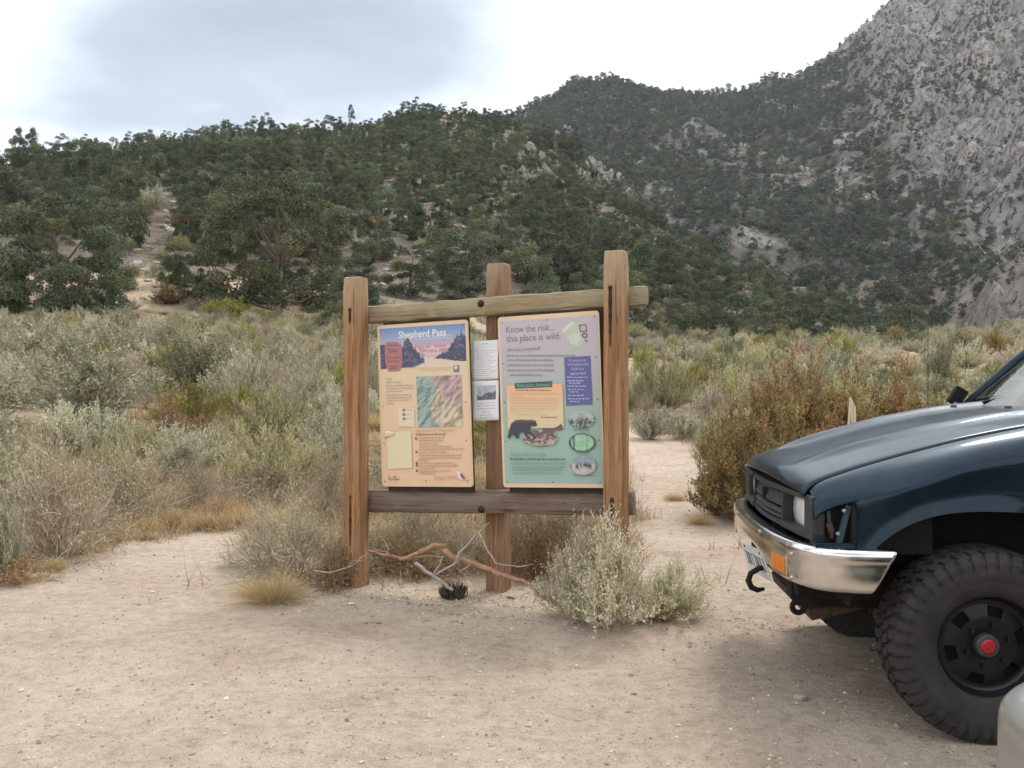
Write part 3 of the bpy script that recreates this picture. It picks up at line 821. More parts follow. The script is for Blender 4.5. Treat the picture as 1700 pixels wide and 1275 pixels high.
# bare scree and open ground
for (bx, by, rx, ry) in [(255, 450, 75, 100), (280, 345, 45, 40), (650, 430, 60, 62), (820, 335, 55, 26), (640, 330, 24, 42), (760, 392, 50, 26), (745, 210, 34, 26), (890, 285, 44, 40), (1010, 300, 60, 45), (1140, 420, 36, 22), (600, 500, 40, 25), (560, 370, 40, 12)]:
    dens *= 1 - 0.96 * np.exp(-(((px - bx) / rx) ** 2 + ((py - by) / ry) ** 2) ** 1.5)
ok = (D_ > b1 + 2) & (D_ < d1 + 12) & (rng.uniform(size=len(X)) < dens)
cand = []
cell = {}
def free(x, y, r_, cell=cell, g=6.0):
    i, j = int(math.floor(x / g)), int(math.floor(y / g))
    for ii in (i - 1, i, i + 1):
        for jj in (j - 1, j, j + 1):
            for (a, b, c) in cell.get((ii, jj), ()):
                if (a - x) ** 2 + (b - y) ** 2 < ((r_ + c) * 0.92) ** 2: return False
    cell.setdefault((i, j), []).append((x, y, r_))
    return True
for (x, y, r_) in tree_pts: cell.setdefault((int(math.floor(x / 6)), int(math.floor(y / 6))), []).append((x, y, r_))
for k in np.nonzero(ok)[0]:
    s = float(np.clip(rng.lognormal(-0.46, 0.27), 0.34, 1.1))
    if free(X[k], Y[k], 2.35 * s):
        cand.append((X[k], Y[k], Z[k], s, D_[k], px[k], py[k]))
inview = [c for c in cand if -40 < c[5] < 1740]
inview.sort(key=lambda c: -c[3] / c[4])
N_IND = 262
L_H = 'bushy pinyon pine in the wood covering the near hill'
G_H = 'pinyons covering the near hill'
for c in inview[:N_IND]:
    s = c[3]
    tree(T_MID[trand.randrange(6)], c[0], c[1], s, s * trand.uniform(0.85, 1.2), L_H, G_H, z=c[2])
rest = inview[N_IND:] + [c for c in cand if not (-40 < c[5] < 1740)]
rest_pts = [(c[0], c[1], c[2] - 0.15, c[3] * 0.92) for c in rest]

# the mountain wood: sampled evenly over the slope
nm = 60000
a = rng.uniform(azi(640), azi(1900), nm); d = rng.uniform(0, 1, nm)
d2 = np.interp(a, T2[0], T2[2]); b2 = np.interp(a, T2[0], T2[3])
d = np.sqrt(b2 ** 2 + (d2 ** 2 * 1.03 - b2 ** 2) * d)
X, Y = np.sin(a) * d, np.cos(a) * d
Z = height(X, Y)
el = (Z - CAM_Z) / d
rk = rock_mask(a, el)
dens = 0.55 * (0.22 + 0.95 * ss(0.30, 0.58, fbm(X / 50, Y / 50, 61, 3))) * (1 - 0.55 * ss(0.58, 0.68, fbm(X / 24, Y / 36, 41, 4)))
dens = dens * (1 - rk) + rk * (0.35 * ss(0.48, 0.62, fbm(X / 35, Y / 60, 71, 3)) + 0.10)
ok = rng.uniform(size=nm) < dens
cell2 = {}
mpts = []
for k in np.nonzero(ok)[0]:
    s = float(np.clip(rng.lognormal(-0.30, 0.32), 0.35, 1.2)) * (1 - 0.50 * rk[k])
    if free(X[k], Y[k], 2.35 * s, cell2, 8.0):
        mpts.append((X[k], Y[k], Z[k] - 0.3, s))
print('individual trees', N_IND, 'rest near', len(rest_pts), 'mountain', len(mpts))

def instancer(name, pts, meshes, mat_label, cat, label):
    me = bpy.data.meshes.new(name)
    P = np.array(pts)
    me.vertices.add(len(P)); me.vertices.foreach_set('co', P[:, :3].astype(np.float32).ravel())
    for an, vals in (('size', P[:, 3]), ('turn', np.random.default_rng(3).uniform(0, 6.283, len(P)))):
        at_ = me.attributes.new(an, 'FLOAT', 'POINT'); at_.data.foreach_set('value', vals.astype(np.float32))
    me.update()
    o = link(name, me)
    tc_ = bpy.data.collections.new(name + ' shapes')
    for i, ms in enumerate(meshes):
        s_ = bpy.data.objects.new('shape', ms); tc_.objects.link(s_)
    g = bpy.data.node_groups.new(name, 'GeometryNodeTree')
    g.interface.new_socket('Geometry', in_out='INPUT', socket_type='NodeSocketGeometry')
    g.interface.new_socket('Geometry', in_out='OUTPUT', socket_type='NodeSocketGeometry')
    N = g.nodes
    gi, go = N.new('NodeGroupInput'), N.new('NodeGroupOutput')
    iop = N.new('GeometryNodeInstanceOnPoints')
    ci = N.new('GeometryNodeCollectionInfo'); ci.inputs['Collection'].default_value = tc_
    ci.inputs['Separate Children'].default_value = True; ci.inputs['Reset Children'].default_value = True
    iop.inputs['Pick Instance'].default_value = True
    na = N.new('GeometryNodeInputNamedAttribute'); na.data_type = 'FLOAT'; na.inputs['Name'].default_value = 'size'
    nb = N.new('GeometryNodeInputNamedAttribute'); nb.data_type = 'FLOAT'; nb.inputs['Name'].default_value = 'turn'
    cx = N.new('ShaderNodeCombineXYZ')
    g.links.new(nb.outputs['Attribute'], cx.inputs['Z'])
    g.links.new(gi.outputs[0], iop.inputs['Points']); g.links.new(ci.outputs[0], iop.inputs['Instance'])
    g.links.new(cx.outputs[0], iop.inputs['Rotation']); g.links.new(na.outputs['Attribute'], iop.inputs['Scale'])
    g.links.new(iop.outputs[0], go.inputs[0])
    md = o.modifiers.new('scatter', 'NODES'); md.node_group = g
    return tag(o, label, cat, kind='stuff')
if rest_pts:
    instancer('pine_wood', rest_pts, [m_[1] for m_ in T_MID], 0, 'wood', 'distant pines crowding the upper part of the near hill')
instancer('mountain_wood', mpts, [m_[1] for m_ in T_LOW], 0, 'wood', 'dark pine wood covering the far mountain slope')
# ================================================================== shrubs one can pick out
plant_px('desert_shrub', 335, 660, 215, 84, label='dark green dense shrub mound behind the cream-topped cushion shrub')
plant_px('pale_rabbitbrush', 418, 692, 112, 84, label='cream-topped feathery cushion shrub beside olive broom shrubs')
plant_px('mormon_tea', 402, 700, 82, 52, label='olive-yellow broom shrub at the foot of the cream-topped cushion')
plant_px('mormon_tea', 318, 712, 140, 66, label='wide olive-yellow broom shrub next to the dark green shrub mound')
plant_px('sagebrush', 140, 706, 240, 104, label='broad grey-green sagebrush behind the pale silvery shrub')
plant_px('silver_shrub', 105, 755, 120, 66, label='pale silvery shrub in front of the broad sagebrush')
plant_px('silver_shrub', 175, 758, 100, 62, label='smaller pale silvery shrub touching the larger silvery one')
plant_px('rabbitbrush', 242, 760, 90, 50, label='small yellow-topped cushion beside the silvery shrubs')
plant_px('rabbitbrush', 455, 822, 230, 100, label='large yellow-green rabbitbrush cushion with grey dead skirt, left of the notice board')
plant_px('bare_shrub', 440, 832, 170, 68, label='grey dead twigs spreading under the large rabbitbrush cushion')
plant_px('rabbitbrush', 186, 838, 120, 92, label='thin yellow-green rabbitbrush among grey twigs')
plant_px('bare_shrub', 95, 925, 270, 178, label='large bare grey twiggy shrub at the left edge of the car park')
plant_px('bare_shrub', 210, 868, 210, 112, label='tangled bare shrub behind the golden grass at the car park edge')
plant_px('sagebrush', 8, 965, 90, 118, label='grey-green sagebrush at the corner of the car park beside the dead branch')
plant_px('dry_shrub', 35, 968, 110, 46, label='low red-brown dead shrub at the corner of the car park')
plant_px('bare_shrub', 490, 958, 225, 125, label='straggling half-bare shrub against the left post of the notice board')
plant_px('bunch_grass', 455, 998, 125, 60, label='straw-coloured grass clump in front of the left post')
plant_px('bunch_grass', 425, 990, 70, 40, label='small straw grass tuft at the edge of the left-post clump')
plant_px('dry_shrub', 545, 975, 120, 60, label='low red-brown dead shrub around the foot of the left post')
plant_px('bare_shrub', 690, 940, 190, 96, label='grey twig tangle under the bottom rail between left and middle posts')
plant_px('dry_shrub', 700, 958, 150, 52, label='red-brown dead brush on the ground under the left panel')
plant_px('dry_shrub', 880, 960, 120, 74, label='red-brown dead brush on the ground under the right panel')
plant_px('bare_shrub', 925, 948, 150, 100, label='dark twig tangle under the right panel behind the pale sagebrush')
plant_px('bitterbrush', 930, 935, 130, 84, label='brown leafy shrub under the right panel of the notice board')
plant_px('cream_sagebrush', 1018, 1034, 215, 138, label='tall pale cream-green sagebrush hiding the foot of the right post', cat='sagebrush', var=0)
plant_px('cream_sagebrush', 958, 1022, 165, 112, label='pale leaning side clump of the sagebrush before the right post', cat='sagebrush', var=1)
plant_px('cream_sagebrush', 1112, 1022, 165, 74, label='low pale green clump spreading beside the sagebrush at the right post', cat='sagebrush', var=2)
plant_px('dry_shrub', 1095, 1024, 110, 34, label='low reddish dead stems under the pale green clump by the trail')
for px_, py_, wp, hp, kd, lab in [(430, 940, 150, 90, 'bare_shrub', 'thin tangled twigs at the edge of the dirt, left of the left post'), (560, 962, 170, 88, 'bare_shrub', 'grey twig tangle wrapped round the foot of the left post'), (640, 945, 130, 70, 'bare_shrub', 'low twig tangle on the inner side of the left post'),
                                   (760, 948, 150, 76, 'bare_shrub', 'low twig tangle around the middle post'), (850, 945, 140, 90, 'bare_shrub', 'grey twigs just right of the middle post'), (820, 935, 120, 50, 'dry_shrub', 'brown dead brush behind the middle post'), (620, 950, 130, 46, 'dry_shrub', 'brown dead brush behind the left post'), (940, 960, 130, 60, 'dry_shrub', 'brown dead brush behind the pale sagebrush')]:
    plant_px(kd, px_, py_, wp, hp, label=lab)
# rusty thicket between the trail and the truck
G_T = 'rusty thicket behind the truck'
L_T = 'rusty brown bitterbrush in the thicket between the trail and the truck'
for px_, py_, wp, hp in [(1228, 864, 175, 165), (1188, 856, 90, 100), (1285, 836, 200, 205), (1340, 815, 200, 185), (1410, 803, 210, 160), (1490, 792, 190, 150), (1565, 788, 170, 130), (1225, 805, 120, 120), (1300, 790, 150, 150)]:
    plant_px('bitterbrush', px_, py_, wp, hp, label=L_T, group=G_T)
plant_px('rabbitbrush', 1190, 760, 100, 66, label='yellow-green cushion where the trail meets the rusty thicket')
plant_px('rabbitbrush', 1215, 700, 130, 82, label='soft green cushion shrub behind the rusty thicket')
plant_px('silver_shrub', 1080, 730, 72, 38, label='low silvery shrub at the bend of the trail')
plant_px('silver_shrub', 1135, 728, 78, 36, label='low silvery shrub at the bend of the trail, nearer the thicket')
plant_px('rabbitbrush', 1100, 690, 130, 80, label='pale green cushion behind the silvery shrubs at the trail bend')
plant_px('bare_shrub', 1072, 702, 46, 46, label='dark twiggy shrub beside the right post, beyond the trail')
plant_px('mormon_tea', 1070, 628, 60, 46, label='olive broom shrub just beyond the right post')
plant_px('mormon_tea', 1155, 655, 110, 42, label='wide olive broom shrub across the trail from the notice board')
plant_px('desert_shrub', 1215, 620, 60, 44, label='round blue-green shrub beyond the wide olive broom shrub')
plant_px('bare_shrub', 1165, 615, 60, 40, label='purplish bare shrub next to the round blue-green shrub')
plant_px('pale_rabbitbrush', 1340, 690, 170, 90, label='big straw-coloured cushion behind the rusty thicket')
plant_px('mormon_tea', 1395, 605, 90, 44, label='upright olive shrub in front of the far pines')
plant_px('desert_shrub', 1565, 655, 70, 74, label='tall grey-green shrub beyond the truck bonnet')
for px_, py_, wp, hp, kd in [(60, 606, 170, 66, 'sagebrush'), (175, 600, 150, 64, 'sagebrush'), (255, 590, 140, 54, 'sagebrush'), (30, 640, 90, 44, 'pale_rabbitbrush'), (110, 650, 80, 36, 'pale_rabbitbrush'),
                             (470, 640, 130, 66, 'sagebrush'), (520, 700, 120, 72, 'sagebrush'), (540, 650, 100, 50, 'sagebrush'), (400, 600, 110, 44, 'desert_shrub'), (545, 725, 110, 70, 'pale_rabbitbrush'),
                             (20, 790, 120, 76, 'bare_shrub'), (40, 845, 150, 90, 'rabbitbrush'), (300, 790, 130, 66, 'silver_shrub'), (360, 770, 110, 56, 'sagebrush'), (550, 860, 120, 110, 'bare_shrub'), (330, 850, 140, 80, 'bare_shrub'),
                             (550, 790, 90, 70, 'silver_shrub'), (660, 850, 100, 60, 'pale_rabbitbrush'), (740, 845, 110, 60, 'rabbitbrush'), (540, 770, 80, 60, 'sagebrush')]:
    plant_px(kd, px_, py_, wp, hp)
for px_, py_, wp, hp in [(235, 882, 70, 30), (290, 872, 90, 36), (345, 876, 80, 32), (130, 918, 80, 34), (180, 900, 70, 34), (85, 945, 60, 26), (400, 872, 70, 36), (240, 895, 50, 20), (650, 895, 90, 40), (740, 890, 70, 36), (1165, 870, 50, 24), (1120, 830, 40, 18), (360, 855, 90, 40), (465, 880, 90, 44)]:
    plant_px('bunch_grass', px_, py_, wp, hp)

# ------------------------------------------------------------------ shrubs at random over the flat
srng = np.random.default_rng(21)
def scatter(n, amin, amax, dmin, dmax, table_, smin=0.6, smax=1.2, gap=0.74):
    cnt = 0
    names = [q[0] for q in table_]; wts = np.cumsum([q[1] for q in table_])
    for _ in range(n):
        a = srng.uniform(amin, amax); d = math.sqrt(srng.uniform(dmin ** 2, dmax ** 2))
        x, y = math.sin(a) * d, math.cos(a) * d
        if float(bare(np.array([x]), np.array([y]))[0]) > 0.35: continue
        f = float(fbm(np.array([x / 3.2]), np.array([y / 3.2]), 91, 2)[0])
        u = min(max((f - 0.2) / 0.6 + srng.normal(0, 0.38), 0), 0.999) * wts[-1]
        kd = names[int(np.searchsorted(wts, u))]
        s = float(srng.uniform(smin, smax)) * (1.0 if kd != 'bitterbrush' else 0.72)
        r_ = SIZE[kd][0] * s
        if any((px_ - x) ** 2 + (py_ - y) ** 2 < ((pr + r_) * gap) ** 2 for px_, py_, pr in placed): continue
        if any((tx - x) ** 2 + (ty - y) ** 2 < (tr * 0.8) ** 2 for tx, ty, tr in tree_pts if ty < 90): continue
        if x > 1.7 and 2.6 < y < 7.2: continue
        if float(trail_dist(np.array([x]), np.array([y]))[0]) < r_ * 0.85 + 0.5: continue
        plant(kd, x, y, s, s * float(srng.uniform(0.8, 1.15))); cnt += 1
    return cnt
TL = [('bunch_grass', 0.7), ('silver_shrub', 1.0), ('pale_rabbitbrush', 1.1), ('sagebrush', 1.9), ('desert_shrub', 1.0), ('rabbitbrush', 0.9), ('mormon_tea', 0.7), ('dry_shrub', 0.3), ('bare_shrub', 0.9)]
TR = [('bunch_grass', 0.8), ('bare_shrub', 0.7), ('pale_rabbitbrush', 2.2), ('rabbitbrush', 1.1), ('silver_shrub', 0.8), ('mormon_tea', 0.6), ('sagebrush', 0.7), ('bitterbrush', 0.6), ('desert_shrub', 0.3)]
n1 = scatter(800, azi(-110), azi(620), 8, 34, TL)
n2 = scatter(330, azi(-110), azi(620), 34, 52, TL, 0.7, 1.2, 0.75)
n3 = scatter(560, azi(1030), azi(1760), 12, 30, TR, 0.55, 1.1)
n4 = scatter(520, azi(1000), azi(1740), 30, 105, TR, 0.9, 1.6, 0.7)
n5 = scatter(140, azi(600), azi(1040), 8, 22, TL)
n6 = scatter(160, azi(600), azi(1040), 22, 58, TR, 0.8, 1.4, 0.8)
# a few shrubs on the open slopes of the near hill
G_S = 'shrubs on the open near slope'
for px_, py_, wp, hp, kd in [(275, 505, 70, 30, 'bitterbrush'), (380, 535, 110, 36, 'mormon_tea'), (440, 560, 50, 22, 'bare_shrub'), (255, 460, 50, 24, 'bare_shrub'), (310, 380, 60, 28, 'bitterbrush'), (235, 360, 40, 24, 'bitterbrush'), (300, 415, 46, 20, 'mormon_tea'),
                             (460, 545, 44, 30, 'desert_shrub'), (255, 345, 50, 26, 'silver_shrub'), (640, 470, 30, 16, 'bitterbrush'), (630, 380, 40, 20, 'bitterbrush'), (700, 412, 30, 14, 'rabbitbrush'), (840, 330, 26, 12, 'bitterbrush'), (800, 345, 30, 12, 'silver_shrub'),
                             (215, 545, 60, 26, 'bitterbrush'), (330, 475, 40, 20, 'desert_shrub'), (270, 430, 36, 18, 'sagebrush'), (660, 450, 34, 18, 'mormon_tea')]:
    plant_px(kd, px_, py_, wp, hp, label='low rusty, grey or olive shrub on open ground of the near hill slope', group=G_S)
print('shrubs', n1, n2, n3, n4, n5, n6, len(placed))

# ------------------------------------------------------------------ ground cover nobody could count
def cover(name, n, label, cat):
    r_ = np.random.default_rng(31)
    a = r_.uniform(azi(-150), azi(1800), n * 3); d = r_.uniform(6.0, 36.0, n * 3)
    # keep more of the near ones
    X, Y = np.sin(a) * d, np.cos(a) * d
    edge = np.exp(-((bare(X, Y) - 0.35) / 0.3) ** 2) * (d < 12)
    k = (r_.uniform(size=n * 3) < 0.9 * edge + (1 - bare(X, Y)) * (0.15 + 0.85 * ss(0.35, 0.6, fbm(X / 1.2, Y / 1.2, 95, 3)))) & ~((X > 1.5) & (Y < 7.3))
    X, Y = X[k][:n], Y[k][:n]
    Z = height(X, Y)
    m = 9
    N = len(X) * m
    bx = np.repeat(np.stack([X, Y, Z], -1), m, 0) + np.concatenate([r_.normal(0, 0.05, (N, 2)), np.zeros((N, 1))], 1)
    dr = unit(r_.normal(0, 0.55, (N, 3)) + np.array([0, 0, 1.0])); dr[:, 2] = np.abs(dr[:, 2])
    c = jitter_col(r_, [(0.50, 0.38, 0.19), (0.42, 0.31, 0.16), (0.56, 0.46, 0.28), (0.36, 0.27, 0.17)], N)
    V, F, C = ribbons(bx, dr, r_.uniform(0.06, 0.24, N), np.full(N, 0.006), r_.normal(0, 0.25, (N, 3)), 2, c * 0.85, c, r_, 0.2)
    return tag(link(name, mesh_np(name, V, F, M_STEM, C)), label, cat, kind='stuff')
cover('dry_grass', 22000, 'thin golden dry grass between the shrubs', 'grass')
# ================================================================== stones, pebbles, outcrops, dead wood
def stone_mat(name, c0, c1, sc=3.0):
    m, t, b = mat_new(name)
    v = mapped(t)
    f = noise_(t, v, sc, 6, 0.7, 0.3)
    c = ramp_(t, f, [(0.3, c0), (0.7, c1)])
    f2 = noise_(t, v, sc * 6, 5, 0.7)
    c = mix_(t, 1.0, c, ramp_(t, f2, [(0.35, (0.55, 0.55, 0.55)), (0.5, (1, 1, 1)), (0.7, (1.15, 1.15, 1.15))]), 'MULTIPLY')
    t.links.new(c, b.inputs['Base Color']); b.inputs['Roughness'].default_value = 0.92; b.inputs['Specular IOR Level'].default_value = 0.15
    bump_(t, b, f2, 0.6, 0.06 / sc)
    return m
M_STONE = stone_mat('granite stone', (0.30, 0.255, 0.21), (0.48, 0.43, 0.37), 9)
M_CRAG = stone_mat('granite crag', (0.20, 0.18, 0.155), (0.38, 0.345, 0.30), 0.9)
def hull(rng_, n, sx, sy, sz):
    bm = bmesh.new()
    for _ in range(n):
        p = rng_.normal(size=3); p /= np.linalg.norm(p)
        p *= rng_.uniform(0.75, 1.05)
        bm.verts.new((p[0] * sx, p[1] * sy, p[2] * sz))
    bmesh.ops.convex_hull(bm, input=bm.verts)
    bmesh.ops.delete(bm, geom=[v for v in bm.verts if not v.link_faces], context='VERTS')
    V = [tuple(v.co) for v in bm.verts]; bm.verts.index_update()
    F = [tuple(v.index for v in f.verts) for f in bm.faces]
    bm.free()
    return V, F
rk_ = np.random.default_rng(41)
STONES = []
for k in range(5):
    V, F = hull(rk_, 26, 0.5, 0.42, 0.30)
    me = bpy.data.meshes.new('stone'); me.from_pydata(V, [], F); me.materials.append(M_STONE); STONES.append(me)
CRAGS = []
for k in range(4):
    mb = MB()
    for j in range(54):
        u = rk_.uniform(-1, 1); s = rk_.uniform(0.045, 0.13)
        V, F = hull(rk_, 14, s, s * 0.9, s * rk_.uniform(1.0, 2.0))
        hx = (1 - abs(u) ** 1.5)
        o_ = Vector((u * 0.45, rk_.uniform(-0.25, 0.25), rk_.uniform(-0.15, 0.55) * hx * rk_.uniform(0.5, 1.1)))
        lean_ = Matrix.Rotation(rk_.uniform(-0.75, 0.15), 3, 'Y')
        mb.add([lean_ @ Vector(p) + o_ for p in V], F)
    me = bpy.data.meshes.new('crag'); me.from_pydata([tuple(p) for p in mb.v], [], mb.f); me.materials.append(M_CRAG); CRAGS.append(me)
def crag(px, py, wpx, hpx, label, group):
    x, y, z = at(px, py + hpx * 0.3)
    o = link('rock_outcrop', CRAGS[int(rk_.integers(0, 4))], None, (x, y, z - 0.2))
    s = wpx * y / FPX; h = hpx * y / FPX
    o.scale = (s, s * 0.8, h * 1.05)
    o.rotation_euler = (0, rk_.uniform(-0.12, 0.12), rk_.uniform(-0.5, 0.5))
    return tag(o, label, 'rock outcrop', group)
L1, G1 = 'pale granite crag breaking out of the right flank of the near hill', 'crags on the near hill flank'
for px_, py_, w_, h_ in [(880, 258, 70, 70), (905, 285, 60, 66), (985, 276, 62, 66), (1015, 300, 66, 66), (1042, 322, 40, 50), (962, 295, 40, 56), (870, 285, 40, 50), (1140, 418, 44, 36), (1120, 405, 36, 24), (940, 215, 36, 26), (1290, 488, 40, 22)]:
    crag(px_, py_, w_, h_, L1, G1)
L2, G2 = 'pale granite crag among the dark pines of the far mountain', 'crags on the far mountain'
for px_, py_, w_, h_ in [(1085, 185, 32, 20), (1075, 245, 48, 26), (1070, 268, 40, 22), (1130, 262, 24, 22), (1010, 180, 20, 16), (1232, 245, 36, 28), (1300, 180, 26, 20), (1320, 182, 22, 26), (1335, 285, 52, 34), (1300, 262, 20, 28), (1290, 310, 26, 24),
                         (1445, 325, 46, 38), (1490, 335, 40, 30), (1410, 90, 36, 18), (1370, 100, 34, 20), (1385, 140, 40, 24), (1490, 135, 24, 34), (1205, 355, 22, 14), (1530, 325, 24, 22), (1465, 405, 40, 18), (1425, 495, 24, 20), (1510, 225, 30, 20), (1540, 200, 30, 24),
                         (1250, 380, 20, 14), (1170, 315, 22, 24), (1195, 225, 24, 16), (1365, 215, 26, 14), (1415, 185, 30, 18), (1335, 460, 26, 14), (1460, 285, 26, 16)]:
    crag(px_, py_, w_, h_, L2, G2)
# boulders and rocks lying on the open slope of the near hill
for k in range(230):
    bx, by, sx_, sy_ = [(265, 470, 45, 55), (650, 440, 55, 50), (820, 335, 45, 22), (640, 330, 16, 40), (300, 345, 40, 20), (760, 395, 40, 20), (745, 205, 30, 16), (450, 560, 130, 14), (600, 490, 40, 30), (1350, 560, 160, 10)][k % 10]
    x, y, z = at(bx + rk_.normal(0, sx_ * 0.7), by + rk_.normal(0, sy_ * 0.7))
    if y > 330 or y < 30: continue
    o = link('boulder', STONES[k % 5], None, (x, y, z + 0.02))
    s = float(rk_.uniform(0.4, 1.0)) * (y / 60) ** 0.6
    o.scale = (s * 1.3, s, s * 0.85); o.rotation_euler = (rk_.uniform(-0.3, 0.3), rk_.uniform(-0.3, 0.3), rk_.uniform(0, 6))
    tag(o, 'pale weathered rock lying on the open slope of the near hill', 'rock', 'rocks strewn on the near slope')
# a few stones on the dirt
for px_, py_, wpx, lab in [(990, 1040, 30, 'pale flat stone at the foot of the cream-green sagebrush'), (1052, 1152, 12, 'small white pebble lying alone on the open dirt'), (672, 994, 14, 'rounded stone under the left panel of the notice board'),
                           (850, 992, 22, 'grey stone beside the foot of the middle post'), (1328, 1160, 26, 'flat pale stone half buried in the dirt before the front tyre'), (615, 940, 14, 'small tan stone at the inner side of the left post'), (60, 945, 18, 'white stone at the edge of the car park under the bare shrub')]:
    x, y, z = at(px_, py_)
    s = wpx * y / FPX
    o = link('stone', STONES[len(lab) % 5], None, (x, y, z + 0.10 * s)); o.scale = (s, s, s); o.rotation_euler = (0.1, 0.1, px_)
    tag(o, lab, 'stone')
# pebbles
def pebbles(n):
    r_ = np.random.default_rng(51)
    a = r_.uniform(-0.62, 0.62, n); d = 1.8 * (15.0 / 1.8) ** r_.uniform(0, 1, n)
    X, Y = np.sin(a) * d, np.cos(a) * d
    # rubble collects round the sign
    k = n // 14
    X[:k] = r_.normal(-0.15, 0.75, k); Y[:k] = 5.55 - 0.3 * X[:k] + r_.normal(0, 0.28, k)
    s = np.clip(r_.lognormal(-5.75, 0.55, n), 0.0014, 0.018) * np.where(np.arange(n) < k, 1.4, 1)
    Z = height(X, Y) + s * 0.2
    octa = np.array([(1, 0, 0), (-1, 0, 0), (0, 1, 0), (0, -1, 0), (0, 0, 0.7), (0, 0, -0.7)], float)
    of = np.array([(0, 2, 4), (2, 1, 4), (1, 3, 4), (3, 0, 4), (2, 0, 5), (1, 2, 5), (3, 1, 5), (0, 3, 5)])
    J = octa[None] * s[:, None, None] * r_.uniform(0.6, 1.4, (n, 6, 1))
    th = r_.uniform(0, 6.28, n); c_, s_ = np.cos(th)[:, None], np.sin(th)[:, None]
    V = np.stack([J[..., 0] * c_ - J[..., 1] * s_, J[..., 0] * s_ + J[..., 1] * c_, J[..., 2]], -1) + np.stack([X, Y, Z], -1)[:, None]
    F = (of[None] + (np.arange(n) * 6)[:, None, None]).reshape(-1, 3)
    c = jitter_col(r_, [(0.52, 0.42, 0.33), (0.44, 0.35, 0.275), (0.34, 0.27, 0.22), (0.58, 0.49, 0.40), (0.50, 0.41, 0.32)], n)
    return tag(link('pebbles', mesh_np('pebbles', V.reshape(-1, 3), F, M_STEM, np.repeat(c, 6, 0))), 'loose grit and pebbles over the dirt', 'pebbles', kind='stuff')
pebbles(42000)

# dead wood
def branch_mat(name, c0, c1):
    m, t, b = mat_new(name)
    v = mapped(t, (1, 1, 1))
    f = noise_(t, v, 22, 6, 0.7, 0.4)
    t.links.new(ramp_(t, f, [(0.3, c0), (0.65, c1)]), b.inputs['Base Color'])
    b.inputs['Roughness'].default_value = 0.85; b.inputs['Specular IOR Level'].default_value = 0.2
    bump_(t, b, f, 0.5, 0.004)
    return m
M_RED = branch_mat('red-brown branch', (0.20, 0.105, 0.06), (0.40, 0.25, 0.15))
M_GREYW = branch_mat('grey dead wood', (0.20, 0.16, 0.135), (0.40, 0.34, 0.30))
M_CHAR = branch_mat('charred wood', (0.022, 0.018, 0.014), (0.13, 0.10, 0.075))
def ray(px, py, y): return Vector(((px - CX) / FPX * y, y, CAM_Z + (CY - py) / FPX * y))
def limb(mb, pts, r0, r1, n=7):
    P = [ray(*p) for p in pts]
    # a little crookedness between the given points
    Q = []
    for i in range(len(P) - 1):
        for s in (0, 0.34, 0.67):
            q = P[i].lerp(P[i + 1], s)
            if s: q = q + Vector(rk_.normal(0, r0 * 0.35, 3))
            Q.append(q)
    Q.append(P[-1])
    mb.tube(Q, [r0 + (r1 - r0) * i / (len(Q) - 1) for i in range(len(Q))], n)
def dead_wood(name, mat, limbs, label, cat):
    mb = MB()
    for pts, r0, r1 in limbs: limb(mb, pts, r0, r1)
    o = mb.build(name, mat, None, smooth=True)
    return tag(o, label, cat)
dead_wood('fallen_branch', M_RED, [([(732, 908, 5.62), (758, 928, 5.58), (800, 942, 5.5), (845, 958, 5.42), (880, 972, 5.36), (904, 996, 5.3)], 0.024, 0.009), ([(878, 970, 5.36), (892, 985, 5.3), (886, 1001, 5.27)], 0.008, 0.003)],
          'red-brown broken branch leaning across the foot of the middle post', 'branch')
dead_wood('fallen_branch', M_RED, [([(697, 917, 5.6), (720, 906, 5.6), (741, 905, 5.62)], 0.020, 0.016), ([(697, 917, 5.6), (668, 928, 5.62), (640, 922, 5.65), (612, 914, 5.7)], 0.015, 0.007), ([(668, 928, 5.62), (700, 924, 5.58), (740, 925, 5.56)], 0.008, 0.005),
                                    ([(640, 922, 5.65), (646, 912, 5.66), (634, 892, 5.68), (625, 887, 5.7)], 0.008, 0.004), ([(660, 926, 5.62), (645, 918, 5.6), (622, 911, 5.6)], 0.007, 0.003)],
          'forked reddish branch lying against the left post under the panel', 'branch')
dead_wood('fallen_branch', M_GREYW, [([(690, 935, 5.5), (715, 953, 5.44), (742, 972, 5.4), (752, 980, 5.38)], 0.013, 0.009), ([(718, 955, 5.44), (730, 938, 5.46), (735, 922, 5.5)], 0.005, 0.003), ([(720, 956, 5.44), (752, 938, 5.46), (762, 928, 5.5)], 0.008, 0.005),
                                      ([(756, 936, 5.5), (762, 918, 5.5), (790, 888, 5.52), (812, 868, 5.54)], 0.011, 0.004), ([(795, 885, 5.52), (812, 918, 5.45), (822, 935, 5.4), (860, 941, 5.36), (885, 936, 5.34)], 0.007, 0.003), ([(762, 950, 5.42), (780, 938, 5.44)], 0.006, 0.004)],
          'grey dead branches with thin twigs before the middle post', 'branch')
dead_wood('dead_branch', M_GREYW, [([(36, 940, 6.75), (60, 915, 6.9), (110, 885, 7.3), (160, 862, 7.7), (215, 842, 8.1)], 0.016, 0.006), ([(60, 915, 6.9), (75, 905, 6.9), (120, 895, 7.1)], 0.008, 0.004), ([(110, 885, 7.3), (135, 855, 7.5), (150, 838, 7.6)], 0.007, 0.003), ([(150, 868, 7.6), (190, 848, 8.0), (215, 846, 8.1)], 0.009, 0.004)],
          'long grey dead branch leaning through the bare shrub at the car park edge', 'branch')
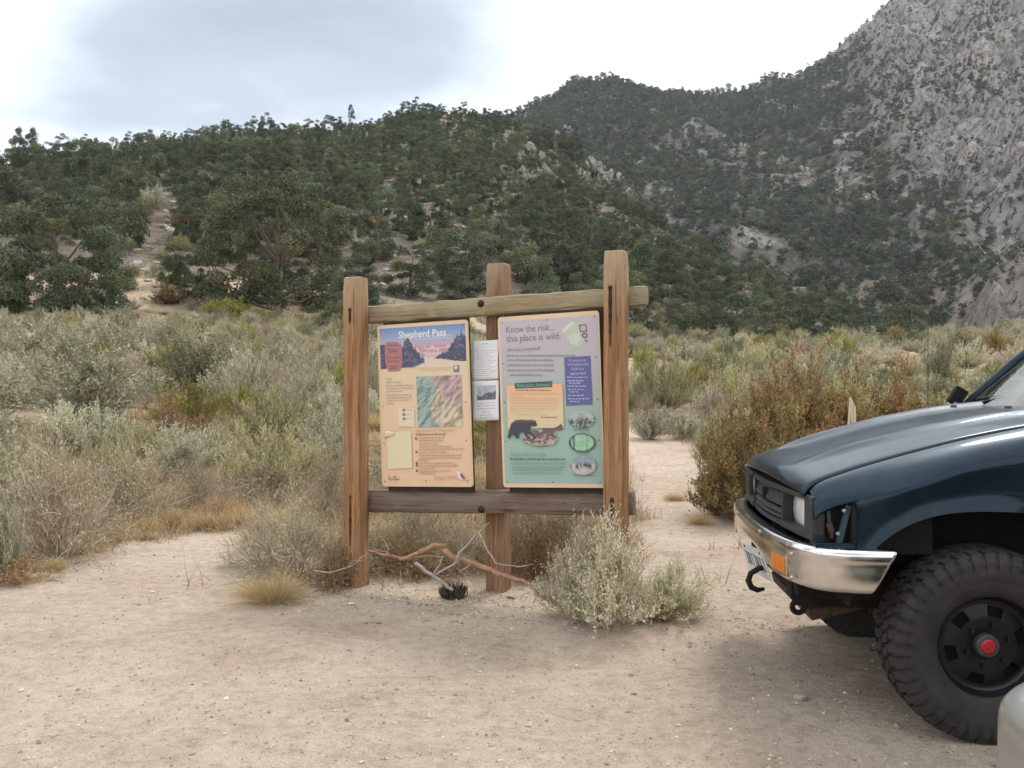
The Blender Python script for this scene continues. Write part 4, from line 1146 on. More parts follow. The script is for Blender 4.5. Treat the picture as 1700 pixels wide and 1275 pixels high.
dead_wood('twig', M_GREYW, [([(519, 947, 5.8), (548, 951, 5.75), (575, 943, 5.75), (590, 936, 5.8)], 0.006, 0.004), ([(590, 936, 5.8), (600, 925, 5.8), (612, 918, 5.85)], 0.004, 0.003), ([(575, 943, 5.75), (590, 930, 5.74), (604, 932, 5.7)], 0.003, 0.002)],
          'pale curved twig hanging out past the left post', 'twig')
# charred stump of a shrub
xs, ys, zs = at(752, 992)
mb = MB()
for k in range(190):
    a = rk_.uniform(0, 6.28); r0 = rk_.uniform(0, 1) ** 0.5 * 0.065; l_ = rk_.uniform(0.05, 0.10) * (1.15 - r0 * 6)
    p0 = Vector((math.cos(a) * r0, math.sin(a) * r0, -0.01)); p1 = Vector((math.cos(a) * (r0 + 0.03), math.sin(a) * (r0 + 0.03), l_))
    mb.tube([p0, p0.lerp(p1, 0.5) + Vector(rk_.normal(0, 0.008, 3)), p1], [0.005, 0.004, 0.0015], 4)
st_ = mb.build('charred_stump', M_CHAR, None, loc=(xs, ys, zs))
tag(st_, 'blackened tuft-like stump on the dirt between left and middle posts', 'stump')
# ================================================================== the trailhead notice board
def wood_mat(name, cols, axis='Z', grey=0.3, crack=0.5, top=0):
    m, t, b = mat_new(name)
    fine, lng = 34, 1.6
    s = {'Z': (fine, fine, lng), 'X': (lng, fine, fine)}[axis]
    v = mapped(t, s); vb = mapped(t)
    g1 = noise_(t, v, 1.0, 6, 0.62, 0.6)
    g2 = noise_(t, mapped(t, tuple(q * 3.2 for q in s)), 1.0, 4, 0.6)
    c = ramp_(t, g1, [(0.26, cols[0]), (0.48, cols[1]), (0.72, cols[2])])
    c = mix_(t, 1.0, c, ramp_(t, g2, [(0.3, (0.72, 0.72, 0.72)), (0.6, (1.08, 1.08, 1.08))]), 'MULTIPLY')
    if top:
        oc = nd(t, 'ShaderNodeTexCoord'); oz = nd(t, 'ShaderNodeSeparateXYZ'); t.links.new(oc.outputs['Object'], oz.inputs[0])
        ad = nd(t, 'ShaderNodeMath', operation='MULTIPLY_ADD'); t.links.new(g1, ad.inputs[0]); ad.inputs[1].default_value = 0.45; t.links.new(oz.outputs['Z'], ad.inputs[2])
        c = mix_(t, ramp_(t, ad.outputs[0], [(0.0, (0, 0, 0)), (1.0, (0, 0, 0))]) if False else 0.0, c, cols[3])
        mrz = nd(t, 'ShaderNodeMapRange'); mrz.inputs['From Min'].default_value = top - 0.30 + 0.2; mrz.inputs['From Max'].default_value = top + 0.2; mrz.inputs['To Max'].default_value = 0.8
        t.links.new(ad.outputs[0], mrz.inputs['Value'])
        c = mix_(t, mrz.outputs[0], c, cols[3])
    # weathered patches
    pw = noise_(t, mapped(t, tuple(q * 0.16 + 0.9 for q in s)), 1.4, 5, 0.65)
    c = mix_(t, ramp_(t, pw, [(0.48 - 0.12 * grey, (0, 0, 0)), (0.74, (grey, grey, grey))]), c, cols[3])
    # drying cracks along the grain
    cr = noise_(t, mapped(t, tuple(q * (0.9 if q > 5 else 0.35) for q in s)), 1.0, 3, 0.5)
    crk = ramp_(t, cr, [(0.485, (1, 1, 1)), (0.50, (0.30, 0.28, 0.26)), (0.515, (1, 1, 1))])
    c = mix_(t, crack, c, mix_(t, 1.0, c, crk, 'MULTIPLY'))
    t.links.new(c, b.inputs['Base Color']); b.inputs['Roughness'].default_value = 0.82; b.inputs['Specular IOR Level'].default_value = 0.2
    p = bump_(t, b, g1, 0.35, 0.004)
    bump_(t, b, crk, 0.5, 0.004, p)
    return m
M_POST = wood_mat('stained post timber', [(0.15, 0.068, 0.030), (0.305, 0.152, 0.068), (0.43, 0.238, 0.115), (0.37, 0.28, 0.175)], 'Z', 0.55, 0.85, 2.41)
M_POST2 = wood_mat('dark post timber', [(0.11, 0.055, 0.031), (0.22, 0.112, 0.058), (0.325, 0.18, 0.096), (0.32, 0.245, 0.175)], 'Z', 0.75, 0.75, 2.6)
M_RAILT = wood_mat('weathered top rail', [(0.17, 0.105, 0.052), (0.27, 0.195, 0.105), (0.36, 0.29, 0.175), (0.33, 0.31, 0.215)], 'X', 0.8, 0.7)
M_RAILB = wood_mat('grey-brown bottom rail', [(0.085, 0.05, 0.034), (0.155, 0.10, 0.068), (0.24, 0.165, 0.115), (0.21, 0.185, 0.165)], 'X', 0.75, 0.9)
M_DARKB = plain('dark backing board', (0.030, 0.019, 0.015), 0.85, var=0.4)
M_STAIN = plain('rust-black bolt stain', (0.035, 0.021, 0.014), 0.9, var=0.4, scale=40)
M_BOLT = plain('rusty bolt', (0.05, 0.035, 0.028), 0.6, 0.6, var=0.3, scale=60)
M_INK = attr_mat('printed ink', 0.45, 0.0, 0.35)
M_PAPER = attr_mat('paper print', 0.8, 0.0, 0.2)

SG = Vector((-0.215, 5.755, 0.0)); SRZ = R(-21.5)
sign = tag(empty('trailhead_notice_board', SG, SRZ), 'wooden trailhead notice board of three posts and two rails carrying two printed panels', 'notice board')
SM = Matrix.Translation(SG) @ Matrix.Rotation(SRZ, 4, 'Z'); SI = SM.inverted()
def sign_px(px, py, yl):
    o = SI @ Vector((0, 0, CAM_Z)); d = (SI.to_3x3()) @ Vector(((px - CX) / FPX, 1.0, (CY - py) / FPX))
    k = (yl - o.y) / d.y
    p = o + d * k
    return p.x, p.z
def board(name, mat, p0, p1, ty, tz, axis, bevel=0.012, rough=0.0018, n=26, seed=1, crown=0.0):
    """a sawn timber between p0 and p1 (local), section ty x tz, slightly uneven"""
    p0, p1 = Vector(p0), Vector(p1); L = (p1 - p0).length
    rg = np.random.default_rng(seed)
    rows = []
    hy, hz_ = ty / 2, tz / 2
    b = bevel
    sec = []
    for sx_, sy_ in ((-1, -1), (1, -1), (1, 1), (-1, 1)):
        for th in (0, 0.5, 1.0):
            a = {(-1, -1): math.pi, (1, -1): 1.5 * math.pi, (1, 1): 0, (-1, 1): 0.5 * math.pi}[(sx_, sy_)] + th * math.pi / 2
            sec.append((sx_ * (hy - b) + b * math.cos(a), sy_ * (hz_ - b) + b * math.sin(a)))
    wob = rg.normal(0, rough, (n + 1, len(sec), 2)); wob[1:] = 0.5 * wob[1:] + 0.5 * wob[:-1]
    ws = rg.normal(0, rough, (n + 1, 2)).cumsum(0) * 0.35
    for i in range(n + 1):
        s = i / n
        k = 1.0
        if i == 0 or i == n: k = 0.94
        q = []
        for j, (a, c) in enumerate(sec):
            a = a * k + wob[i, j, 0] + ws[i, 0]; c = c * k + wob[i, j, 1] + ws[i, 1]
            q.append((a, c, s * L + (0.004 if i == 0 else (-0.0 if i == n else 0)) ))
        rows.append(q)
    mb = MB()
    # end caps just beyond
    def conv(q):
        a, c, l_ = q
        return Vector((a, c, l_)) if axis == 'Z' else Vector((l_, a, c))
    mb.grid([[conv(q) for q in r_] for r_ in rows], closed=True)
    ns = len(sec)
    c0 = [conv((a * 0.86, c * 0.86, -0.004)) for a, c in sec]; c1 = [conv((a * 0.86, c * 0.86, L + 0.005 + crown * 0)) for a, c in sec]
    k0 = len(mb.v); mb.add(c0, [tuple(range(ns))[::-1]]); k1 = len(mb.v); mb.add(c1, [tuple(range(ns))])
    for j in range(ns):
        j2 = (j + 1) % ns
        mb.f.append((k0 + j, k0 + j2, j2, j)); mb.f.append((n * ns + j, n * ns + j2, k1 + j2, k1 + j))
    o = mb.build(name, mat, sign)
    o.location = p0
    d = p1 - p0
    if axis == 'X': o.rotation_euler = (0, -math.atan2(d.z, d.x), math.atan2(d.y, d.x))
    return smooth_by_angle(o, 40)
PW = 0.130
XL, XR, XM = -0.914, 0.914, 0.012
board('post', M_POST, (XL, 0, -0.25), (XL, 0, 2.165), PW, PW, 'Z', seed=1)
board('post', M_POST, (XR, 0, -0.25), (XR, 0, 2.245), PW, PW, 'Z', seed=2)
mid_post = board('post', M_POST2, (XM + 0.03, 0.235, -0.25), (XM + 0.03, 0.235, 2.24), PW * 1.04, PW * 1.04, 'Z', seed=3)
SL = 0.036
def zt(x): return 1.952 + SL * x
def zb(x): return 0.660 + SL * x
board('top_rail', M_RAILT, (-0.99, 0.116, zt(-0.99)), (1.075, 0.116, zt(1.075)), 0.092, 0.120, 'X', 0.016, 0.0028, 40, 4)
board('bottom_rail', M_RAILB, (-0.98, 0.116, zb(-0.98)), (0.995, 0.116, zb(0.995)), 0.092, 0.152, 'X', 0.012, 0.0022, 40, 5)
# backing boards behind the panels
for x0, x1 in ((-0.715, -0.075), (0.175, 0.846)):
    xc = (x0 + x1) / 2
    o = MB().box((0, 0, 0), (x1 - x0, 0.018, 1.150)).build('backing_board', M_DARKB, sign, loc=(xc, 0.0585, zb(xc) + 0.649))
    o.rotation_euler = (0, -SL, 0)
# bolts in dark slots, and the stains they have bled down the posts
def stain(x, y, z0, z1, w0, w1, depth=0.0015):
    n = 12; rows = []
    for i in range(n + 1):
        s = i / n; ww = (w0 + (w1 - w0) * s) * (math.sin(math.pi * min(max(s * 0.94 + 0.04, 0.02), 0.98)) ** 0.4) * (1 + 0.15 * math.sin(i * 2.3))
        z = z0 + (z1 - z0) * s
        rows.append([(x - ww / 2, y + 0.004, z), (x - ww / 4, y - depth, z), (x + ww / 4, y - depth, z), (x + ww / 2, y + 0.004, z)])
    return MB().grid(rows).build('bolt_stain', M_STAIN, sign, smooth=True)
def bolt(x, y, z, r=0.009):
    mb = MB().lathe([(0.0, -0.006), (r * 0.7, -0.0055), (r, -0.003), (r, 0.003), (r * 1.7, 0.003), (r * 1.7, 0.006)], 12, (x, y - 0.004, z))
    return mb.build('bolt', M_BOLT, sign, smooth=True)
yf = -PW / 2
for (a, b_, w0, w1, yl, bz) in [((581, 511), (581, 538), 0.022, 0.028, yf, 0), ((582, 820), (581, 906), 0.022, 0.034, yf, 1), ((1013, 474), (1014, 575), 0.030, 0.010, yf, 0), ((1016, 826), (1017, 900), 0.030, 0.030, yf, 1)]:
    xa, za = sign_px(*a, yl); xb, zb_ = sign_px(*b_, yl)
    stain(xa, yl - 0.004, za, zb_, w0, w1); bolt(xa, yl - 0.002, za - 0.012 if bz == 0 else za - 0.02, 0.008)
for a, yl in (((798, 504), 0.068), ((799, 846), 0.068)):
    xa, za = sign_px(*a, yl); bolt(xa, yl, za, 0.014)

# ------------------------------------------------------------------ printed panels
PH = 1.10
class Panel:
    def __init__(s, name, label, x0, x1, px0, px1, top, bot, frame_col):
        s.px0, s.px1, s.top, s.bot = px0, px1, top, bot
        s.W = x1 - x0; s.k = 0
        mb = MB()
        r_ = 0.022; W, H = s.W, PH
        ring = []
        for cx_, cz_, a0 in ((W - r_, H - r_, 0), (r_, H - r_, 90), (r_, r_, 180), (W - r_, r_, 270)):
            for q in range(5):
                a = R(a0 + q * 22.5); ring.append((cx_ + r_ * math.cos(a), cz_ + r_ * math.sin(a)))
        n = len(ring)
        V = [(x, 0, z) for x, z in ring] + [(x, -0.010, z) for x, z in ring]
        F = [tuple(range(n)), tuple(range(2 * n - 1, n - 1, -1))] + [(i, (i + 1) % n, n + (i + 1) % n, n + i) for i in range(n)]
        mb.add(V, F)
        s.o = mb.build(name, plain(name + ' frame', frame_col, 0.5, var=0.07, scale=6), sign)
        zc = zb((x0 + x1) / 2) + 0.107 - SL * s.W / 2
        s.o.location = (x0, 0.045, zc)
        s.o.rotation_euler = (0, -SL, 0)
        s.o['label'] = label
        s.y = -0.0105
    def xz(s, px, py):
        u = (px - s.px0) / (s.px1 - s.px0)
        # the right end is nearer the eye, so equal steps grow to the right
        x = s.W * (u * 1.0 + 0.05 * u * (1 - u))
        t_, b_ = s.top[0] + (s.top[1] - s.top[0]) * u, s.bot[0] + (s.bot[1] - s.bot[0]) * u
        return x, PH * (b_ - py) / (b_ - t_)
    def layer(s): s.k += 1; return s.y - 0.0004 * s.k
    def put(s, name, V, F, C):
        me = mesh_np(name, V, F, M_INK, C)
        o = link(name, me, s.o)
        return o
    def poly(s, name, pts, col, lift=None):
        y = s.layer() if lift is None else lift
        V = np.array([(x, y, z) for x, z in (s.xz(*p) for p in pts)])
        me = bpy.data.meshes.new(name); me.from_pydata([tuple(v) for v in V], [], [tuple(range(len(V)))])
        a = me.color_attributes.new('Col', 'FLOAT_COLOR', 'POINT'); a.data.foreach_set('color', np.tile((*col, 1.0), len(V)).astype(np.float32))
        me.materials.append(M_INK)
        return link(name, me, s.o)
    def grid(s, name, p0, p1, nx, ny, fn, mask=None):
        """p0 top-left, p1 bottom-right photograph pixels; fn(u, v) -> colour, v down"""
        y = s.layer()
        u, v = np.meshgrid(np.linspace(0, 1, nx + 1), np.linspace(0, 1, ny + 1), indexing='ij')
        xa, za = s.xz(*p0); xb, zb2 = s.xz(p1[0], p1[1])
        X = xa + (xb - xa) * u; Z = za + (zb2 - za) * v
        V = np.stack([X, np.full_like(X, y), Z], -1).reshape(-1, 3)
        C = np.stack(np.broadcast_arrays(*fn(u, v)), -1).reshape(-1, 3)
        i, j = np.meshgrid(np.arange(nx), np.arange(ny), indexing='ij')
        F = np.stack([i * (ny + 1) + j, i * (ny + 1) + j + 1, (i + 1) * (ny + 1) + j + 1, (i + 1) * (ny + 1) + j], -1).reshape(-1, 4)
        if mask is not None:
            uc, vc = (i + 0.5) / nx, (j + 0.5) / ny
            F = F[mask(uc, vc).ravel()]
        return s.put(name, V, F, np.clip(C, 0, 1))
    def text(s, name, txt, px0, base, px1, cap, col, shear=0.0, bold=0.0, spread=1.0):
        cu = bpy.data.curves.new(name, 'FONT'); cu.body = txt; cu.size = 1.0; cu.shear = shear; cu.offset = bold; cu.resolution_u = 3; cu.space_character = spread
        to = bpy.data.objects.new(name, cu); COL.objects.link(to)
        dg = bpy.context.evaluated_depsgraph_get(); dg.update()
        me = bpy.data.meshes.new_from_object(to.evaluated_get(dg)); bpy.data.objects.remove(to)
        V = np.empty(len(me.vertices) * 3, np.float32); me.vertices.foreach_get('co', V); V = V.reshape(-1, 3)
        w_ = V[:, 0].max() - V[:, 0].min()
        xa, za = s.xz(px0, base); xb, _ = s.xz(px1, base)
        hz2 = s.xz(px0, base - cap)[1] - za
        y = s.layer()
        Q = np.stack([xa + (V[:, 0] - V[:, 0].min()) / w_ * (xb - xa), np.full(len(V), y), za + V[:, 1] / 0.70 * hz2], -1)
        me.vertices.foreach_set('co', Q.astype(np.float32).ravel())
        a = me.color_attributes.new('Col', 'FLOAT_COLOR', 'POINT'); a.data.foreach_set('color', np.tile((*col, 1.0), len(V)).astype(np.float32))
        me.materials.clear(); me.materials.append(M_INK); me.update()
        return link(name, me, s.o)
    def lines(s, name, rows, col, hgt=2.2, seed=1):
        """rows of fine print too small to read: runs of word-length marks. rows: (px0, px1, py)"""
        rg = np.random.default_rng(seed); y = s.layer(); V, F = [], []
        for a, b_, py in rows:
            x = a
            while x < b_ - 1:
                w_ = min(rg.uniform(2.0, 7.0), b_ - x)
                h = hgt * rg.uniform(0.75, 1.1)
                k = len(V)
                for q in ((x, py), (x + w_, py), (x + w_, py - h), (x, py - h)):
                    xx, zz = s.xz(*q); V.append((xx, y, zz))
                F.append((k, k + 1, k + 2, k + 3)); x += w_ + rg.uniform(0.9, 1.5)
        return s.put(name, np.array(V), np.array(F), np.tile(col, (len(V), 1)))
    def dots(s, pts, r_=0.0042):
        for px, py in pts:
            x, z = s.xz(px, py)
            mb = MB().lathe([(0, -0.003), (r_ * 0.8, -0.0025), (r_, 0)], 8, (x, s.y - 0.0003, z)); mb.build('screw', M_BOLT, s.o)
def sty(c0, c1, v): return tuple(c0[k] + (c1[k] - c0[k]) * v for k in range(3))

# ---- left panel: trailhead map
P1 = Panel('trailhead_panel', 'left panel, cream and peach, with a mountain picture, map and trailhead title', -0.736, -0.055, 629, 781, (543, 534), (809, 812), (0.66, 0.46, 0.29))
P1.grid('panel_print', (632.5, 547.5), (777.5, 800), 8, 24, lambda u, v: sty((0.66, 0.53, 0.36), (0.70, 0.465, 0.31), ss(0.1, 1.0, v) + 0.06 * np.sin(6 * u)))
def header(u, v):
    n = fbm(u * 6, v * 4, 3, 3)
    top = np.array([0.16, 0.26, 0.44]); mid = np.array([0.36, 0.37, 0.52]); pk = np.array([0.52, 0.31, 0.37]); lake = np.array([0.62, 0.49, 0.44]); cream = np.array([0.66, 0.54, 0.39])
    cols = np.zeros(u.shape + (3,))
    t1 = ss(0.0, 0.38, v)[..., None]; cols[:] = top * (1 - t1) + mid * t1
    t2 = ss(0.34, 0.50, v)[..., None]; cols = cols * (1 - t2) + pk * t2
    rid = 0.44 + 0.10 * ridged(u * 5, u * 0 + 0.3, 4, 3) - 0.05
    mt = (ss(0.0, 0.02, v - rid) * (1 - ss(0.70, 0.74, v)))[..., None]
    snow = (ridged(u * 16, v * 10, 9, 3) > 0.70)[..., None]
    mcol_ = np.where(snow, np.array([0.60, 0.46, 0.45]), np.array([0.46, 0.27, 0.31]))
    cols = cols * (1 - mt) + mcol_ * mt
    t3 = ss(0.72, 0.76, v)[..., None]; cols = cols * (1 - t3) + (lake * (1 - ss(0.8, 1, v)[..., None]) + cream * ss(0.8, 1, v)[..., None]) * t3
    dk = np.array([0.075, 0.075, 0.12])
    lt = 0.40 - 0.0 * u + np.where(u < 0.06, 0.0, 9)                                # tall firs at the left edge
    hl = np.where((u > 0.05) & (u < 0.52), 0.58 - 0.26 * np.exp(-((u - 0.33) / 0.05) ** 2) + 0.25 * ss(0.38, 0.52, u) - 0.10 * (1 - np.abs(np.sin(u * 75))) ** 1.0 - 0.05 * vnoise(u * 60, u * 0, 5), 9)
    hl_b = 1.02 - 0.12 * ss(0.35, 0.52, u)
    hr = np.where(u > 0.60, 0.80 - 0.14 * ss(0.60, 0.78, u) - 0.20 * ss(0.78, 0.86, u) - 0.16 * ss(0.86, 0.90, u) - 0.16 * np.exp(-((u - 0.955) / 0.007) ** 2) - 0.06 * (1 - np.abs(np.sin(u * 90))) * ss(0.66, 0.8, u), 9)
    hr_b = 0.80 + 0.10 * ss(0.62, 0.98, u)
    for m_ in ((v > lt), (v > hl) & (v < hl_b) & (v < 0.99), (v > hr) & (v < hr_b)):
        sh = (1 + 1.1 * ss(0.55, 0.8, fbm(u * 40, v * 26, 12, 2)))[..., None]
        cols = np.where(m_[..., None], dk * sh, cols)
    return cols[..., 0], cols[..., 1], cols[..., 2]
P1.grid('header_picture', (633, 548.5), (776.5, 610), 110, 56, header)
P1.poly('brown_emblem', [(642, 574), (644, 570.5), (660, 570), (668, 574), (669.5, 590), (669, 606), (667, 616), (664, 619), (646, 620), (643, 614), (640.5, 600), (640.5, 586)], (0.38, 0.17, 0.17))
P1.lines('emblem_lettering', [(645, 664, 577), (647, 663, 584.5), (648, 662, 588), (644, 667, 597.5), (645, 665, 604), (649, 662, 612), (650, 661, 615.5)], (0.24, 0.10, 0.115), 2.6, 3)
P1.text('title_lettering', 'Shepherd Pass', 664.5, 564.5, 744, 11.5, (0.72, 0.72, 0.66), bold=0.012)
P1.text('subtitle_lettering', 'TRAILHEAD', 690, 568.5, 753, 5.8, (0.62, 0.60, 0.62), spread=1.1)
P1.grid('small_emblem', (754.5, 610), (764, 621), 6, 7, lambda u, v: [np.where(np.hypot(u - 0.45, v - 0.35) < 0.3, 0.55, 0.12 + 0.05 * v)] * 3)
P1.lines('photo_credit', [(681, 753, 614.5), (700, 752, 618)], (0.50, 0.42, 0.33), 1.2, 4)
P1.text('intro_heading', 'Trail', 642, 634, 651, 4.5, (0.42, 0.31, 0.20))
P1.lines('intro_text', [(642, 667, 638), (641, 688, 643.5), (642, 688, 648), (641, 668, 653), (642, 683, 659), (642, 685, 663.5), (641, 678, 668), (641, 654, 673)], (0.47, 0.37, 0.27), 2.0, 5)
def relief(u, v):
    h = fbm(u * 5 + v, v * 5, 14, 4) + 0.45 * ridged((u + v) * 5, (u - v) * 1.2, 16, 2)
    h2 = fbm((u + 0.03) * 5 + v + 0.03, (v + 0.03) * 5, 14, 4) + 0.45 * ridged((u + v + 0.06) * 5, (u - v) * 1.2, 16, 2)
    sh = 1 + (h - h2) * 3.0
    east = ss(-0.06, 0.06, u - (0.36 + 0.12 * (v - 0.5) + 0.10 * np.sin(v * 7)))
    ne = ss(0.0, 0.2, u * 0.9 - v * 0.9 - 0.12)
    c = [0.25 + 0.21 * east, 0.32 + 0.08 * east, 0.29 - 0.01 * east]
    c[0] = c[0] - 0.06 * ne * east; c[1] = c[1] - 0.11 * ne * east; c[2] = c[2] + 0.0 * ne
    return [q * np.clip(sh, 0.55, 1.35) for q in c]
P1.grid('trail_map', (692, 628.5), (767, 711.5), 60, 66, relief)
P1.poly('legend_box', [(660, 680.5), (687, 680), (687, 711.5), (660, 712)], (0.67, 0.57, 0.41))
for py_ in (683, 690.5, 697.5): P1.poly('legend_symbol', [(667.5, py_ - 2), (672, py_ - 2), (672, py_ + 2.5), (667.5, py_ + 2.5)], (0.20, 0.19, 0.18))
P1.lines('legend_text', [(674, 684, 684), (674, 682, 691.5), (674, 683, 698), (661, 680, 711)], (0.48, 0.42, 0.32), 1.6, 6)
P1.poly('blank_label', [(640.5, 719), (681, 718), (680.5, 779), (640.5, 780.5)], (0.66, 0.58, 0.38))
P1.text('rules_heading', 'Regulations for Wilderness', 689, 719.5, 752, 4.2, (0.46, 0.30, 0.22), shear=0.1)
P1.lines('rules_subheading', [(688, 739, 725)], (0.30, 0.19, 0.13), 2.6, 8)
P1.lines('rules_text', [(693, 735, 730.5), (693, 733, 735.5), (693, 726, 740.5), (693, 748, 745), (692, 768, 749.5), (693, 739, 754.5), (693, 763, 759.5), (692, 762, 764), (692, 708, 767.5), (693, 752, 772.5), (693, 757, 777), (692, 718, 781), (693, 743, 785.5), (692, 719, 789)], (0.50, 0.33, 0.22), 2.0, 9)
for py_ in (731, 753, 771, 775, 784): P1.poly('bullet_symbol', [(687.2, py_ - 2.2), (690, py_ - 2.2), (690, py_ + 1.6), (687.2, py_ + 1.6)], (0.13, 0.10, 0.08))
P1.lines('agency_mark', [(641, 645, 797.5), (641, 645, 794), (647, 658, 798.5), (649, 655, 794.5)], (0.33, 0.20, 0.14), 2.2, 10)
P1.text('closing_lettering', 'Keep it Wild', 717, 797, 753, 4.6, (0.45, 0.24, 0.17), shear=0.12)
P1.poly('bird_spot', [(757, 786), (761, 786), (768, 797), (764, 800), (760, 797), (756.5, 791)], (0.75, 0.66, 0.62))
P1.poly('bird', [(760, 788), (763, 789.5), (767, 794), (769.5, 798.5), (764, 797.5), (761.5, 793)], (0.14, 0.09, 0.09))
P1.dots([(635, 551), (703, 547.5), (772.5, 543), (634.5, 677), (772.5, 671), (634.5, 737.5), (772, 735), (634, 801), (702, 801), (772, 802)])
# peeling corner of the label
mb = MB()
pk_ = [P1.xz(636.5, 730.5), P1.xz(641.5, 716.5), P1.xz(655.5, 720.5), P1.xz(652.5, 726)]
ys_ = [-0.0125, -0.030, -0.022, -0.013]
rows = []
for i in range(5):
    s = i / 4
    a = Vector((pk_[0][0] + (pk_[1][0] - pk_[0][0]) * s, ys_[0] + (ys_[1] - ys_[0]) * s - 0.012 * math.sin(math.pi * s), pk_[0][1] + (pk_[1][1] - pk_[0][1]) * s))
    b_ = Vector((pk_[3][0] + (pk_[2][0] - pk_[3][0]) * s, ys_[3] + (ys_[2] - ys_[3]) * s, pk_[3][1] + (pk_[2][1] - pk_[3][1]) * s))
    rows.append([a.lerp(b_, q / 4) + Vector((0, -0.006 * math.sin(math.pi * q / 4), 0)) for q in range(5)])
M_PEEL = plain('peeling label', (0.76, 0.66, 0.42), 0.5, var=0.05)
mb.grid(rows).build('peeling_label', M_PEEL, P1.o, smooth=True, solid=0.0006)

# ---- right panel: wildlife safety
P2 = Panel('wildlife_panel', 'right panel, lavender grey to sage green, with a bear picture and purple box', 0.157, 0.836, 831, 1001, (527, 515), (812, 813), (0.68, 0.49, 0.33))
def face2(u, v):
    return sty((0.47, 0.42, 0.45), (0.30, 0.43, 0.36), ss(0.12, 0.72, v + 0.06 * (0.5 - u)))
P2.grid('panel_print', (834.5, 534), (998.5, 806), 8, 26, face2)
P2.text('title_lettering', 'Know the risk...', 844.5, 553.5, 924.5, 11.0, (0.17, 0.165, 0.19), bold=0.006)
P2.text('title_lettering', 'this place is wild.', 844.5, 568.5, 935, 11.0, (0.17, 0.165, 0.19), bold=0.006)
P2.poly('faded_picture', [(937, 549), (944, 541), (953, 534), (959, 534), (966, 540), (973, 552), (976, 566), (972, 573), (964, 578), (954, 576), (946, 566), (944, 556)], (0.46, 0.49, 0.42))
P2.poly('faded_picture', [(938, 548), (954, 534.5), (960, 535), (941, 553)], (0.58, 0.60, 0.51))
P2.poly('faded_picture', [(947, 559), (965, 552), (970, 562), (962, 574), (952, 571)], (0.53, 0.55, 0.49))
def ringp(p, name, cx_, cy_, rx, ry, th, col, n=16, a0=0, sq=False):
    y = p.layer(); V, F = [], []
    m_ = 4 if sq else n
    for i in range(m_):
        a = 2 * math.pi * i / m_ + a0
        for f in (1.0, th):
            V.append((*p.xz(cx_ + rx * f * math.cos(a), cy_ + ry * f * math.sin(a)),))
    V = np.array([(x, y, z) for x, z in V])
    F = np.array([(2 * i, 2 * i + 1, 2 * ((i + 1) % m_) + 1, 2 * ((i + 1) % m_)) for i in range(m_)])
    return p.put(name, V, F, np.tile(col, (len(V), 1)))
ringp(P2, 'square_mark', 973.5, 545, 8.6, 8.6, 0.76, (0.09, 0.10, 0.10), a0=math.pi / 4 - 0.12, sq=True)
ringp(P2, 'round_mark', 975.8, 557, 5.0, 4.4, 0.62, (0.07, 0.08, 0.08))
P2.poly('hook_mark', [(976, 563), (977.5, 563), (978, 566), (981, 566.5), (981, 568), (977, 567.8)], (0.14, 0.15, 0.14))
P2.text('question_lettering', 'Are you prepared?', 844.5, 584.5, 901, 6.0, (0.24, 0.235, 0.25), shear=0.15)
P2.lines('advice_text', [(844, 960, 592.5), (844, 922, 600), (844, 924, 608.5), (844, 925, 617), (849, 903, 625)], (0.27, 0.27, 0.285), 2.6, 12)
P2.poly('purple_box', [(940.3, 594.5), (984, 591.5), (985, 673), (941, 675)], (0.115, 0.12, 0.30))
P2.text('ethics_lettering', 'Practice', 948, 602, 977, 5.0, (0.40, 0.33, 0.50), bold=0.01)
P2.text('ethics_lettering', 'Wildlands', 945, 609, 981, 5.2, (0.40, 0.33, 0.50), bold=0.01)
P2.text('ethics_lettering', 'Ethics', 952, 616, 973, 5.0, (0.40, 0.33, 0.50), bold=0.01)
P2.text('ethics_lettering', 'LEAVE NO TRACE', 950, 623.5, 975, 3.0, (0.58, 0.56, 0.66), bold=0.02)
P2.lines('ethics_text', [(944, 978, 628.5), (944, 972, 634.5), (947, 967, 638.5), (944, 976, 643.5), (945, 972, 649), (947, 964, 653), (944, 973, 659), (944, 980, 664.5), (947, 963, 669)], (0.38, 0.38, 0.55), 2.2, 13)
P2.grid('orange_box', (842.5, 641.5), (936, 712), 10, 20, lambda u, v: sty((0.76, 0.42, 0.24), (0.66, 0.52, 0.32), ss(0.0, 0.7, v)))
P2.poly('green_banner', [(856.5, 637.5), (919, 634), (919, 644), (856.5, 647)], (0.05, 0.115, 0.095))
P2.text('banner_lettering', 'Attention, humans!', 859.5, 644.5, 916.5, 6.2, (0.24, 0.40, 0.35))
P2.lines('box_subheading', [(858, 917, 650.5)], (0.36, 0.22, 0.15), 2.4, 14)
P2.lines('box_text', [(848, 928, 655.5), (848, 870, 660), (848, 928, 664), (848, 928, 668), (848, 926, 672), (848, 929, 677), (848, 926, 681.5), (848, 900, 686), (848, 908, 691)], (0.56, 0.40, 0.28), 1.6, 15)
P2.lines('box_signature', [(898, 928, 695.5)], (0.32, 0.22, 0.16), 2.0, 16)
def zp_(x, y): return (828 + x / 9.605, 620 + y / 9.605)
bear = [(130, 1050), (150, 970), (172, 900), (200, 820), (265, 762), (360, 752), (450, 760), (510, 762), (528, 745), (552, 775), (580, 755), (598, 800), (615, 845), (570, 866), (520, 860), (495, 900), (500, 950), (545, 990), (592, 1045), (558, 1052), (500, 1003), (452, 985), (468, 1030), (520, 1066), (440, 1052), (402, 992), (395, 950), (330, 965), (305, 1010), (320, 1052), (270, 1060), (245, 1012), (232, 970), (190, 1020), (168, 1056)]
from mathutils.geometry import tessellate_polygon
